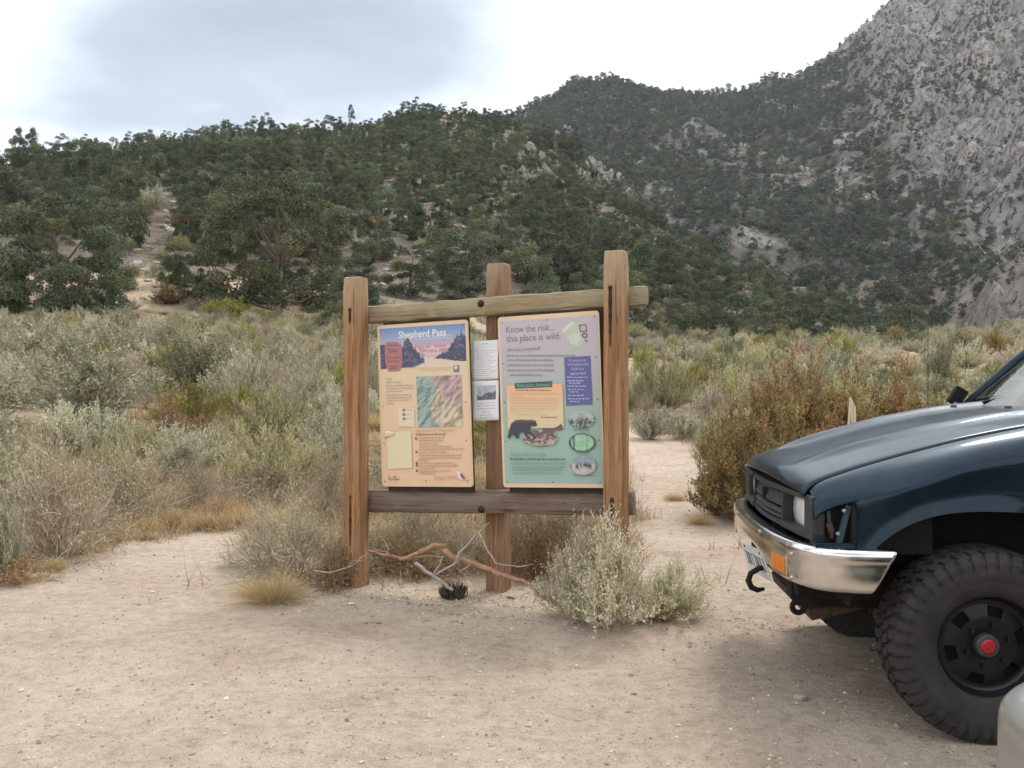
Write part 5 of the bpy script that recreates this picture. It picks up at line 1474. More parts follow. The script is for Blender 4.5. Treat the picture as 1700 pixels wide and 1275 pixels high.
def poly_shape(p, name, pts, col, colf=None):
    y = p.layer()
    V = [Vector((*p.xz(*q), 0)) for q in pts]
    F = tessellate_polygon([V])
    me = mesh_np(name, np.array([(v.x, y, v.y) for v in V]), np.array([f for f in F]), M_INK, np.array([colf(*q) if colf else col for q in pts]))
    return link(name, me, p.o)
P2.k += 2
def logs(u, v):
    n = fbm(u * 14, v * 12, 33, 3); a = ss(0.40, 0.6, n)
    return 0.14 + 0.30 * a, 0.10 + 0.27 * a, 0.12 + 0.16 * a
P2.grid('rock_pile_picture', (864, 712), (926, 746), 44, 26, logs, lambda u, v: ((u - 0.52) / 0.5) ** 2 + ((v - 0.52) / 0.46) ** 2 < 0.55 + 0.5 * fbm(u * 9, v * 7, 35, 3))
poly_shape(P2, 'fallen_log_picture', [zp_(*q) for q in [(450, 1090), (520, 1060), (600, 1005), (700, 935), (700, 888), (760, 895), (850, 898), (900, 880), (960, 850), (990, 820), (1010, 840), (1030, 905), (960, 925), (880, 925), (860, 960), (900, 1040), (880, 1060), (840, 1010), (810, 965), (720, 985), (600, 1050), (520, 1110)]], (0.16, 0.095, 0.12))
poly_shape(P2, 'bear_picture', [zp_(*q) for q in bear], (0.07, 0.06, 0.075), lambda x, y: (0.16, 0.10, 0.085) if y < 702 else (0.06, 0.055, 0.075))
def oval(name, cx_, cy_, rx, ry, fn):
    P2.grid(name, (cx_ - rx, cy_ - ry), (cx_ + rx, cy_ + ry), 40, 28, fn, lambda u, v: ((u - 0.5) * 2) ** 2 + ((v - 0.5) * 2) ** 2 < 1.0)
def ov1(u, v):
    g = ridged(u * 7 + v * 2, v * 3, 44, 3); hor = ss(0.42, 0.5, v + 0.05 * np.sin(u * 20)); rid = np.exp(-(((u - 0.5) / 0.11) ** 2 + ((v - 0.38) / 0.2) ** 2))
    dkk = hor * (0.9 - 0.75 * (g > 0.7)); l_ = 0.42 - 0.36 * np.clip(dkk + 0.6 * rid * (g > 0.55), 0, 1)
    return l_ * 0.95, l_ * 1.05, l_ * 1.02
def ov2(u, v):
    tr_ = np.clip(np.exp(-((u - 0.19) / 0.035) ** 2) + 0.6 * np.exp(-((u - 0.68) / 0.02) ** 2) + 0.5 * np.exp(-((u - 0.07) / 0.03) ** 2) + ss(0.82, 0.98, np.hypot((u - 0.5) * 2, (v - 0.5) * 2)), 0, 1)
    g = fbm(u * 9, v * 9, 46, 3); k = 1 - 0.85 * tr_
    return (0.20 + 0.25 * g) * k, (0.42 + 0.18 * g) * k, (0.30 + 0.12 * g) * k
def ov3(u, v):
    g = fbm(u * 10, v * 8, 48, 3); an = np.exp(-(((v - 0.52 - 0.04 * np.sin(u * 9)) / 0.13) ** 2)) * (fbm(u * 13, v * 2, 49, 2) > 0.42)
    l_ = np.where(v < 0.4, 0.34, 0.45) * (0.75 + 0.5 * g) * (1 - 0.86 * np.clip(an, 0, 1))
    return l_ * np.where(v < 0.4, 0.85, 1.05), l_ * 0.98, l_ * np.where(v < 0.4, 1.15, 0.95)
oval('rider_picture', 966, 698, 22, 14.5, ov1); oval('forest_picture', 966, 737, 22, 15, ov2); oval('pack_train_picture', 967, 775, 21.5, 15.5, ov3)
P2.lines('caption_text', [(952, 980, 716.5), (956, 976, 754.5), (949, 984, 792.5)], (0.18, 0.22, 0.20), 1.8, 18)
P2.text('storage_lettering', 'Proper food storage', 844.5, 759.5, 904, 6.0, (0.20, 0.27, 0.24), shear=0.15)
P2.lines('storage_subheading', [(845, 939, 766)], (0.12, 0.16, 0.15), 2.8, 19)
P2.lines('storage_text', [(845, 937, 773), (848, 937, 779), (848, 932, 783), (848, 927, 789)], (0.21, 0.29, 0.25), 1.9, 20)
P2.dots([(838, 537), (913, 531.5), (993, 525.5), (837, 605), (993, 594), (837.5, 670), (993.5, 664.5), (837.5, 735.5), (993.5, 733), (838, 802.5), (914, 803.5), (993.5, 804)])

# ---- two paper notices stapled to the middle post
def notice(name, corners, label, fn_lines, pic=None):
    yl = 0.160
    P = [Vector((*[q for q in (sign_px(*c, yl))],)) for c in corners]          # tl, tr, br, bl as (x, z)
    def pt(u, v, off=0.0):
        a = P[0].lerp(P[1], u); b_ = P[3].lerp(P[2], u); q = a.lerp(b_, v)
        curl = 0.010 * (abs(u - 0.5) * 2) ** 3 + 0.006 * v * v + 0.003 * math.sin(9 * v + u * 3)
        return Vector((q.x, yl - 0.004 - curl - off, q.y))
    n = 10
    rows = [[pt(u / n, v / n) for u in range(n + 1)] for v in range(n + 1)]
    org = SM @ pt(0.5, 1.0)
    inv = Matrix.Translation(org) @ Matrix.Rotation(SRZ, 4, 'Z')
    inv = inv.inverted() @ SM
    mb = MB().grid([[inv @ p for p in r_] for r_ in rows])
    o = mb.build(name, plain('white paper', (0.90, 0.90, 0.92), 0.7, var=0.03), None, smooth=True, solid=0.0005)
    o.location = org; o.rotation_euler = (0, 0, SRZ)
    tag(o, label, 'notice')
    rg = np.random.default_rng(len(label))
    V, F = [], []
    for u0, u1, v, h in fn_lines:
        u = u0
        while u < u1 - 0.01:
            w_ = min(rg.uniform(0.03, 0.12), u1 - u); k = len(V)
            V += [inv @ pt(u, v, 0.0012), inv @ pt(u + w_, v, 0.0012), inv @ pt(u + w_, v - h, 0.0012), inv @ pt(u, v - h, 0.0012)]
            F.append((k, k + 1, k + 2, k + 3)); u += w_ + 0.02
    me = mesh_np('fine_print', np.array([tuple(v) for v in V]), np.array(F), M_PAPER, np.tile((0.55, 0.56, 0.60), (len(V), 1)))
    link('fine_print', me, o)
    if pic:
        u0, v0, u1, v1 = pic; m_ = 24
        V, C = [], []
        for i in range(m_ + 1):
            for j in range(m_ + 1):
                a, b_ = i / m_, j / m_
                V.append(tuple(inv @ pt(u0 + (u1 - u0) * a, v0 + (v1 - v0) * b_, 0.0016)))
                g = float(fbm(np.array([a * 8]), np.array([b_ * 7]), 52, 3)[0])
                land = b_ > (0.62 - 0.35 * max(0, (a - 0.55) / 0.45) + 0.12 * math.sin(a * 9))
                C.append((0.10 + 0.25 * g, 0.09 + 0.22 * g, 0.14 + 0.25 * g) if land else (0.45 + 0.3 * g, 0.50 + 0.25 * g, 0.62 + 0.15 * g))
        F = [(i * (m_ + 1) + j, i * (m_ + 1) + j + 1, (i + 1) * (m_ + 1) + j + 1, (i + 1) * (m_ + 1) + j) for i in range(m_) for j in range(m_)]
        link('printed_photo', mesh_np('printed_photo', np.array(V), np.array(F), M_PAPER, np.array(C)), o)
    return o
notice('paper_notice', [(785.5, 566.5), (828.5, 564), (829, 629.5), (786.5, 631.5)], 'white typed notice, upper of two stapled to the middle post',
       [(0.4, 0.62, 0.09, 0.018), (0.12, 0.24, 0.22, 0.016)] + [(0.10 + (0.05 if k % 3 else 0), 0.92 - (k * 7 % 5) * 0.06, 0.27 + k * 0.052, 0.016) for k in range(13)])
notice('paper_notice', [(786.5, 633), (829, 631), (830, 697), (786, 699.5)], 'white notice with a landscape photo, lower of two stapled to the middle post',
       [(0.14, 0.88, 0.57, 0.02), (0.16, 0.86, 0.64, 0.026), (0.14, 0.88, 0.71, 0.026), (0.34, 0.68, 0.77, 0.022), (0.34, 0.68, 0.82, 0.022), (0.26, 0.76, 0.88, 0.026), (0.26, 0.76, 0.93, 0.024)], (0.15, 0.12, 0.88, 0.48))
# ================================================================== the pickup truck
def paint_mat():
    m, t, b = mat_new('worn blue-green paint')
    v = mapped(t)
    f = noise_(t, v, 3.2, 6, 0.65, 0.5)
    dust = noise_(t, v, 26, 6, 0.7)
    c = ramp_(t, f, [(0.3, (0.005, 0.015, 0.026)), (0.7, (0.009, 0.025, 0.039))])
    # sun-bleached clear coat and dust lie on what faces up
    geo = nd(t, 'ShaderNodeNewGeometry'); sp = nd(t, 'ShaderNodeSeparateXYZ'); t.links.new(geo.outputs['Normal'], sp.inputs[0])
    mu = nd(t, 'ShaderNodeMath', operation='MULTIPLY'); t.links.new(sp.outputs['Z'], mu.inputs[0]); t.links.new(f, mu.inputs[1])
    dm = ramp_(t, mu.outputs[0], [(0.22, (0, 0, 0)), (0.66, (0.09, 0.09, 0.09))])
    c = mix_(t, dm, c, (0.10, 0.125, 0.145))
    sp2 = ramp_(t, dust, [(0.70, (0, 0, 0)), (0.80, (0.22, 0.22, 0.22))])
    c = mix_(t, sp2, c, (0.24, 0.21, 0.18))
    t.links.new(c, b.inputs['Base Color'])
    b.inputs['Metallic'].default_value = 0.7; b.inputs['Coat Weight'].default_value = 0.35; b.inputs['Coat Roughness'].default_value = 0.06; b.inputs['Specular IOR Level'].default_value = 0.25
    t.links.new(ramp_(t, f, [(0.3, (0.30, 0.30, 0.30)), (0.7, (0.46, 0.46, 0.46))]), b.inputs['Roughness'])
    bump_(t, b, noise_(t, v, 2.6, 2, 0.5), 0.10, 0.05)
    return m
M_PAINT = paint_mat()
def chrome_mat():
    m, t, b = mat_new('chrome')
    v = mapped(t); f = noise_(t, v, 9, 6, 0.7, 0.4)
    t.links.new(ramp_(t, f, [(0.3, (0.60, 0.59, 0.58)), (0.7, (0.72, 0.72, 0.72))]), b.inputs['Base Color'])
    t.links.new(ramp_(t, f, [(0.35, (0.08, 0.08, 0.08)), (0.75, (0.24, 0.24, 0.24))]), b.inputs['Roughness'])
    b.inputs['Metallic'].default_value = 1.0
    return m
M_CHROME = chrome_mat()
M_BLACK = plain('grey-black plastic', (0.032, 0.033, 0.036), 0.55, var=0.25, scale=20, bump=0.08)
M_DARK = plain('dark underbody', (0.007, 0.0065, 0.0065), 0.85, var=0.4, scale=14)
M_GRIME = plain('rusty bracket', (0.07, 0.045, 0.032), 0.8, 0.3, var=0.4, scale=30)
def rubber():
    m, t, b = mat_new('tyre rubber')
    v = mapped(t); f = noise_(t, v, 7, 6, 0.7)
    c = ramp_(t, f, [(0.3, (0.026, 0.025, 0.024)), (0.7, (0.055, 0.050, 0.046))])
    t.links.new(c, b.inputs['Base Color']); b.inputs['Roughness'].default_value = 0.85; b.inputs['Specular IOR Level'].default_value = 0.25
    bump_(t, b, noise_(t, v, 60, 4), 0.25, 0.004)
    return m
M_TYRE = rubber()
M_RIM = plain('black wheel paint', (0.008, 0.008, 0.011), 0.38, var=0.3, scale=18)
M_RED = plain('red hub cap', (0.42, 0.025, 0.03), 0.45, var=0.15)
M_STEEL = plain('bare steel', (0.42, 0.41, 0.40), 0.4, 0.9, var=0.15, scale=40)
M_AMBER = plain('amber lens', (0.62, 0.17, 0.012), 0.25, var=0.08, scale=30, coat=0.6)
M_LAMP = plain('headlamp glass', (0.74, 0.75, 0.76), 0.22, 0.15, var=0.15, scale=30, coat=1.0)
M_PLATE = plain('licence plate white', (0.60, 0.60, 0.58), 0.5, var=0.12, scale=18)
M_PLATEB = plain('plate ink', (0.10, 0.11, 0.16), 0.5)
M_SEAL = plain('pale rubber seal', (0.52, 0.52, 0.50), 0.6, var=0.1)
M_CABIN = plain('dark cabin', (0.05, 0.05, 0.055), 0.8, var=0.3)
def glass_mat():
    m, t, b = mat_new('window glass')
    g = nd(t, 'ShaderNodeBsdfGlossy'); g.inputs['Roughness'].default_value = 0.03
    tr = nd(t, 'ShaderNodeBsdfTransparent'); tr.inputs[0].default_value = (0.55, 0.62, 0.58, 1)
    fr = nd(t, 'ShaderNodeFresnel'); fr.inputs['IOR'].default_value = 2.3
    ms = nd(t, 'ShaderNodeMixShader')
    t.links.new(fr.outputs[0], ms.inputs[0]); t.links.new(tr.outputs[0], ms.inputs[1]); t.links.new(g.outputs[0], ms.inputs[2])
    t.links.new(ms.outputs[0], t.nodes['Material Output'].inputs[0])
    return m
M_GLASS = glass_mat()

PHI = R(4.5)
cN, sN = math.cos(PHI), math.sin(PHI)
HW = 0.83
TN = Vector((1.905, 3.50))                                  # outer face of the near front wheel
TO = TN + Vector((sN, cN)) * HW
tz = 0.0
truck = tag(empty('pickup_truck', (TO.x, TO.y, tz - 0.005), math.pi - PHI), 'dark blue-green pickup truck with chrome bumper and big off-road tyres, nose towards the trail', 'pickup truck')

def cr(pts, x):
    """smooth curve through points sorted by x"""
    n = len(pts)
    if x <= pts[0][0]: return pts[0][1]
    if x >= pts[-1][0]: return pts[-1][1]
    for i in range(n - 1):
        if x <= pts[i + 1][0]:
            x0, y0 = pts[i]; x1, y1 = pts[i + 1]; h = x1 - x0; t = (x - x0) / h
            m0 = (y1 - pts[i - 1][1]) / (x1 - pts[i - 1][0]) if i > 0 else (y1 - y0) / h
            m1 = (pts[i + 2][1] - y0) / (pts[i + 2][0] - x0) if i < n - 2 else (y1 - y0) / h
            t2, t3 = t * t, t * t * t
            return (2 * t3 - 3 * t2 + 1) * y0 + (t3 - 2 * t2 + t) * h * m0 + (-2 * t3 + 3 * t2) * y1 + (t3 - t2) * h * m1
PR = [(-0.60, 1.325), (-0.5, 1.318), (-0.21, 1.283), (0.07, 1.228), (0.3, 1.168), (0.5, 1.108), (0.62, 1.066), (0.69, 1.037), (0.725, 1.010), (0.742, 0.982)]
def Pz(x): return cr(PR, x)
YH = 0.665
# hood
rows = []
NX, NY = 44, 56
for i in range(NX + 1):
    s = i / NX; s = s ** 1.35
    r_ = []
    for j in range(NY + 1):
        y = -YH + 2 * YH * j / NY
        xf = 0.742 - 0.045 * (abs(y) / 0.7) ** 2.2
        x = xf + (-0.52 - xf) * s
        q = min(x + 0.045 * (abs(y) / 0.7) ** 2.2, 0.742)
        z = Pz(q) + 0.034 * (1 - (y / YH) ** 2)
        rl = 0.30 + 0.16 * ss(0.7, -0.4, x) if False else 0.33 + 0.10 * (0.7 - x) / 1.2
        fade = float(ss(0.70, 0.50, x)) if False else min(max((0.66 - x) / 0.2, 0), 1)
        z += 0.020 * fade * math.exp(-((abs(y) - rl) / 0.036) ** 2)
        z -= 0.010 * fade * (1.0 if abs(y) < rl - 0.03 else 0.0) * min(1, (rl - 0.03 - abs(y)) / 0.05 if abs(y) < rl - 0.03 else 0)
        if abs(y) > YH - 0.02: z -= 0.006
        r_.append((x, y, z))
    rows.append(r_)
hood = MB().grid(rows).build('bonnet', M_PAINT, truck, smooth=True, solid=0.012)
for x_, y_ in ((-0.30, -0.30), (-0.36, 0.16)):
    MB().box((x_, y_, Pz(x_) + 0.034), (0.03, 0.03, 0.014), top=0.6).build('washer_nozzle', M_BLACK, hood, bevel=0.003)
# fenders
def arch(x):
    a = abs(x) / 0.56
    return 0.38 + 0.56 * max(1 - a ** 2.6, 0) ** (1 / 2.6)
def fender(sg):
    rows = []
    xs = list(np.linspace(0.675, 0.53, 8)) + list(np.linspace(0.515, -0.52, 60))
    for x in xs:
        p = Pz(min(x + 0.055, 0.742))
        zl = max(0.976, 0) if x > 0.522 else (arch(x) if abs(x) < 0.545 else 0.58)
        bul = 0.012 * math.exp(-(x / 0.5) ** 4)
        fl = 0.012 * math.exp(-((0.0 if abs(x) > 0.56 else 1) * 0))
        tuck = max(0.0, (x - 0.40)) * 0.20
        sec = [(YH + 0.004, p - 0.004), (YH + 0.02, p - 0.004), (YH + 0.055, p - 0.014), (0.765, p - 0.040), (0.795, p - 0.072), (0.812, p - 0.105)]
        top = sec[-1][1]
        pts = [(y_ + bul - tuck * (k / 5), z_) for k, (y_, z_) in enumerate(sec)]
        for k in range(1, 13):
            s = k / 12; z_ = top + (zl - top) * s
            dent = 0.010 * math.sin(x * 9 + z_ * 7) * math.exp(-((z_ - 1.03) / 0.10) ** 2) * math.exp(-((x - 0.12) / 0.3) ** 2)
            y_ = 0.818 - 0.016 * s + bul - tuck - dent
            if abs(x) < 0.545: y_ += 0.016 * max(0, 1 - (z_ - zl) / 0.06)
            pts.append((y_, min(z_, top - 0.001 * k)))
        if abs(x) < 0.545: pts.append((pts[-1][0] - 0.035, pts[-1][1] - 0.002))
        else: pts.append((pts[-1][0] - 0.012, pts[-1][1] - 0.001))
        rows.append([(x, sg * y_, z_) for y_, z_ in pts])
    o = MB().grid(rows).build('front_wing', M_PAINT, truck, smooth=True)
    return smooth_by_angle(o, 48)
fen_n, fen_f = fender(1), fender(-1)
# wheel housing
for sg in (1, -1):
    rows = []
    for x in np.linspace(-0.55, 0.55, 28):
        rows.append([(x, sg * 0.80, arch(x) - 0.004), (x, sg * 0.45, arch(x) - 0.004), (x, sg * 0.42, 0.45)])
    MB().grid(rows).build('wheel_housing', M_DARK, truck)
# nose panel below the bonnet, between the lamps, and black core behind
core = MB().box((0.40, 0, 0.86), (0.44, 1.36, 0.24)).build('nose_core', M_DARK, truck)
def nx(y): return 0.728 - 0.020 * (abs(y) / 0.32) ** 2
def strip(mb, z0, z1, y0, y1, dx0, dx1, depth, n=18):
    """a bar following the curve of the nose: front between (z0, dx0) and (z1, dx1)"""
    rows = []
    for i in range(n + 1):
        y = y0 + (y1 - y0) * i / n
        rows.append([(nx(y) + dx0 - depth, y, z0), (nx(y) + dx0, y, z0), (nx(y) + dx1, y, z1), (nx(y) + dx1 - depth, y, z1)])
    mb.grid(rows)
    for r_ in (rows[0], rows[-1]): mb.add(r_, [(0, 1, 2, 3)])
    return mb
GY = 0.325
g = strip(MB(), 0.955, 0.980, -GY, GY, 0.004, 0.002, 0.07)
strip(g, 0.796, 0.820, -GY, GY, 0.0, 0.006, 0.07)
for yy in (-GY, GY): strip(g, 0.797, 0.979, yy - 0.010, yy + 0.010, 0.003, 0.003, 0.10, 2)
grille = g.build('grille', M_BLACK, truck)
strip(MB(), 0.886, 0.940, -GY + 0.01, GY - 0.01, -0.002, -0.026, 0.02).build('grille_panel', M_BLACK, grille)
for z_ in (0.860, 0.836): strip(MB(), z_ - 0.007, z_ + 0.009, -GY + 0.01, GY - 0.01, 0.0, -0.016, 0.03).build('slat', M_BLACK, grille)
MB().box((nx(0) - 0.004, 0.0, 0.912), (0.02, 0.028, 0.050)).build('emblem_slot', M_DARK, grille)
for sg in (1, -1):
    y0, y1 = 0.340, 0.600
    rows = []
    for i in range(9):
        y = y0 + (y1 - y0) * i / 8
        rows.append([(0.655 + 0.016 * math.sin(math.pi * i / 8) ** 0.6 + 0.008 * math.sin(math.pi * k / 6), sg * y, 0.822 + 0.138 * k / 6) for k in range(7)])
    hl = MB().grid(rows).build('headlight', M_LAMP, truck, smooth=True, solid=0.01)
    bz = MB()
    for z0_, z1_ in ((0.797, 0.824), (0.958, 0.981)):
        rows = []
        for i in range(9):
            y = 0.325 + 0.41 * i / 8
            xf_ = 0.742 - 0.045 * (y / 0.7) ** 2.2 - 0.014
            rows.append([(0.630, sg * y, z0_), (xf_, sg * y, z0_), (xf_, sg * y, z1_), (0.630, sg * y, z1_)])
        bz.grid(rows, closed=True); bz.add(rows[0], [(0, 1, 2, 3)]); bz.add(rows[-1], [(0, 1, 2, 3)])
    bz.box((0.656, sg * 0.676, 0.888), (0.056, 0.118, 0.182))
    bz.build('bezel', M_BLACK, hl, bevel=0.006)
# empty corner-lamp sockets with brackets left inside
for sg in (1, -1):
    m_ = MB().box((0.575, sg * 0.715, 0.888), (0.115, 0.012, 0.176)).box((0.53, sg * 0.755, 0.888), (0.012, 0.09, 0.176))
    so = m_.build('lamp_socket', M_DARK, truck)
    b_ = MB().box((0.565, sg * 0.77, 0.87), (0.022, 0.016, 0.17), Matrix.Rotation(-0.25, 3, 'Y')).box((0.615, sg * 0.742, 0.90), (0.012, 0.012, 0.13), Matrix.Rotation(0.1, 3, 'Y'))
    b_.build('bracket', plain('bracket paint', (0.03, 0.05, 0.06), 0.6), so)
    MB().box((0.612, sg * 0.752, 0.858), (0.022, 0.02, 0.035), Matrix.Rotation(0.3, 3, 'Y')).box((0.606, sg * 0.752, 0.835), (0.012, 0.012, 0.04)).build('bulb_holder', M_GRIME, so, bevel=0.002)
    for x_, z_ in ((0.566, 0.932), (0.590, 0.838)):
        MB().lathe([(0.0, 0.006), (0.007, 0.005), (0.009, 0.0)], 10, (x_, sg * 0.783, z_)).build('screw', M_STEEL, so)
    # body corner under the socket
    MB().box((0.60, sg * 0.742, 0.786), (0.16, 0.10, 0.03)).build('lower_corner', M_PAINT, so, bevel=0.004)

# chrome bumper
def bumper_rows():
    half = [(0.805, 0.0), (0.803, 0.15), (0.797, 0.30), (0.786, 0.45), (0.768, 0.58), (0.745, 0.68), (0.712, 0.755), (0.670, 0.805), (0.62, 0.832), (0.56, 0.845), (0.49, 0.852), (0.43, 0.855), (0.378, 0.856)]
    path = [(x, -y) for x, y in half[::-1]] + half[1:]
    prof = [(-0.075, 0.778), (-0.040, 0.787), (-0.012, 0.787), (0.003, 0.780), (0.010, 0.766), (0.010, 0.745), (0.004, 0.722), (0.004, 0.690), (0.000, 0.650), (-0.006, 0.618), (-0.018, 0.606), (-0.05, 0.604)]
    rows = []
    for i, (x, y) in enumerate(path):
        a = path[max(i - 1, 0)]; b_ = path[min(i + 1, len(path) - 1)]
        tx, ty = b_[0] - a[0], b_[1] - a[1]; l_ = math.hypot(tx, ty); nx_, ny_ = ty / l_, -tx / l_
        if nx_ * x + ny_ * y * 0.3 < 0: nx_, ny_ = -nx_, -ny_
        r_ = []
        for o_, z in prof:
            sh = 0.0
            e_ = max(0, (abs(y) > 0.84) * (0.56 - x) / 0.21)
            if e_ > 0: sh = 0.11 * e_ * (0.787 - z) / 0.18
            zz = z
            if abs(y) < 0.34 and z < 0.70: zz = 0.70 - (0.70 - z) * (0.30 + 0.70 * float(ss(0.22, 0.34, abs(y))))
            r_.append((x + nx_ * o_ + sh, y + ny_ * o_, zz))
        rows.append(r_)
    return rows
bump = MB().grid(bumper_rows()).build('front_bumper', M_CHROME, truck, smooth=True, solid=0.004)
sb = bump.modifiers.new('sub', 'SUBSURF'); sb.levels = 2; sb.render_levels = 2
bump.modifiers.move(1, 0)
for sg in (1, -1):
    xb_ = 0.776
    ang = sg * 0.16
    rt = Matrix.Rotation(ang, 3, 'Z')
    MB().box((xb_ - 0.004, sg * 0.545, 0.672), (0.010, 0.178, 0.086), rt).build('lamp_rim', M_CHROME, bump, bevel=0.006)
    MB().box((xb_ - 0.002, sg * 0.545, 0.672), (0.012, 0.158, 0.070), rt).build('indicator_lamp', M_AMBER, bump, bevel=0.005)
    for y_, z_ in ((0.685, 0.735), (0.685, 0.635), (0.30, 0.765)):
        xx = {0.685: 0.752, 0.30: 0.805}[y_]
        mb = MB(); mb.lathe([(0.0, 0.008), (0.008, 0.006), (0.011, 0.0)], 12, (0, 0, 0), 'X')
        o = mb.build('bolt', M_STEEL, bump, smooth=True, loc=(xx, sg * y_, z_)); o.rotation_euler = (0, 0, sg * (0.55 if y_ > 0.6 else 0.05))
# plate under the bumper, leaning back
pl = MB().box((0, 0, 0), (0.004, 0.305, 0.155)).build('licence_plate', M_PLATE, truck, bevel=0.0015, loc=(0.775, 0.05, 0.580))
pl.rotation_euler = (0, 0.32, 0.17)
for k in range(7):
    y_ = -0.112 + k * 0.037
    d_ = MB()
    if k % 3 == 0: d_.box((0.003, y_, 0.03), (0.002, 0.018, 0.007)).box((0.003, y_, -0.03), (0.002, 0.018, 0.007)).box((0.003, y_ + 0.008, 0), (0.002, 0.006, 0.06))
    elif k % 3 == 1: d_.box((0.003, y_ - 0.008, 0), (0.002, 0.006, 0.066)).box((0.003, y_ + 0.008, 0), (0.002, 0.006, 0.066)).box((0.003, y_, 0.0), (0.002, 0.014, 0.007))
    else: d_.box((0.003, y_, 0), (0.002, 0.007, 0.066)).box((0.003, y_, 0.03), (0.002, 0.02, 0.007))
    d_.build('plate_character', M_PLATEB, pl)
for y_ in (-0.10, 0.10): MB().lathe([(0, 0.004), (0.006, 0.003), (0.007, 0)], 8, (0.002, y_, 0.06), 'X').build('plate_bolt', M_DARK, pl)
# recovery hook and tow eye
hk = MB()
pts = [(0.735, 0.13, 0.565), (0.775, 0.13, 0.560), (0.815, 0.13, 0.535), (0.826, 0.13, 0.500), (0.812, 0.13, 0.468), (0.782, 0.13, 0.455), (0.750, 0.13, 0.462)]
hk.tube(pts, [0.014, 0.014, 0.014, 0.015, 0.015, 0.013, 0.008], 8)
hk.build('recovery_hook', M_DARK, truck, smooth=True)
ey = MB()
for k in range(17):
    pass
ey.tube([(0.665 + 0.026 * math.cos(t), 0.44, 0.455 + 0.026 * math.sin(t)) for t in np.linspace(0, 2 * math.pi, 17)], 0.013, 8, cap=False)
ey.box((0.655, 0.44, 0.51), (0.07, 0.026, 0.09))
ey.build('tow_eye', M_DARK, truck, smooth=False)
# chassis seen below the bumper
MB().box((0.62, 0, 0.565), (0.14, 1.06, 0.085)).build('cross_member', M_DARK, truck, bevel=0.01)
for sg in (1, -1):
    MB().box((-1.35, sg * 0.42, 0.56), (4.1, 0.08, 0.13)).build('frame_rail', M_DARK, truck)
    MB().tube([(0.30, sg * 0.35, 0.42), (0.05, sg * 0.58, 0.36)], 0.035, 8).tube([(-0.3, sg * 0.35, 0.44), (0.0, sg * 0.58, 0.36)], 0.03, 8).build('control_arm', M_GRIME, truck)
MB().tube([(0, -0.6, 0.385), (0, 0.6, 0.385)], 0.05, 10).box((0.02, -0.05, 0.40), (0.30, 0.26, 0.24)).build('front_axle', M_DARK, truck)
MB().box((0.36, 0, 0.47), (0.5, 0.8, 0.05), Matrix.Rotation(0.25, 3, 'Y')).build('skid_plate', M_GRIME, truck)
MB().box((-0.10, 0, 0.75), (0.9, 0.82, 0.36)).build('engine_bay', M_DARK, truck)

# wheels
RT, TW = 0.392, 0.262
def tyre_mesh():
    hw = TW / 2
    prof = [(0.205, -hw * 0.72), (0.225, -hw * 0.86), (0.26, -hw * 0.97), (0.31, -hw * 1.0), (0.345, -hw * 0.96), (0.366, -hw * 0.88), (0.374, -hw * 0.70), (0.376, 0), (0.374, hw * 0.70), (0.366, hw * 0.88), (0.345, hw * 0.96), (0.335, hw * 0.985), (0.331, hw * 0.962), (0.31, hw * 1.0), (0.285, hw * 0.995), (0.281, hw * 0.972), (0.26, hw * 0.97), (0.225, hw * 0.86), (0.205, hw * 0.72)]
    mb = MB().lathe(prof, 72)
    # tread blocks: staggered centre blocks and long shoulder lugs running on to the sidewall
    def seg(th0, th1, y0, y1, r0, r1, skew=0.0, drop0=0.0, drop1=0.0):
        V = []
        for th, k in ((th0, 0), (th1, 1)):
            for y, dr in ((y0, drop0), (y1, drop1)):
                for r_ in (r0, r1):
                    t = th + skew * (y - y0) / max(abs(y1 - y0), 1e-6) * (1 if y1 > y0 else 1)
                    rr = r_ - dr
                    V.append((rr * math.cos(t), y, rr * math.sin(t)))
        F = [(0, 1, 3, 2), (4, 6, 7, 5), (1, 5, 7, 3), (0, 4, 5, 1), (2, 3, 7, 6), (0, 2, 6, 4)]
        mb.add(V, F)
    n = 44
    for k in range(n):
        t0 = 2 * math.pi * k / n; dt = 2 * math.pi / n
        for sg in (-1, 1):
            off = 0.5 * dt if sg > 0 else 0
            w_ = 0.60 if k % 2 else 0.70
            seg(t0 + off, t0 + off + dt * w_, sg * hw * 0.52, sg * hw * 0.90, 0.362, RT - 0.002, 0.03, 0.0, 0.010)
            seg(t0 + off, t0 + off + dt * w_, sg * hw * 0.90, sg * hw * 1.015, 0.335, RT - 0.012, 0.0, 0.0, 0.034)
            seg(t0 + off + dt * 0.3, t0 + off + dt * 0.95, sg * hw * 0.06, sg * hw * 0.44, 0.365, RT, 0.06)
    me = bpy.data.meshes.new('tyre'); me.from_pydata([tuple(p) for p in mb.v], [], mb.f)
    bm = bmesh.new(); bm.from_mesh(me); bmesh.ops.recalc_face_normals(bm, faces=bm.faces); bm.to_mesh(me); bm.free()
    me.materials.append(M_TYRE)
    me.polygons.foreach_set('use_smooth', [i < 72 * (len(prof) - 1) for i in range(len(me.polygons))])
    return me
ME_TYRE = tyre_mesh()
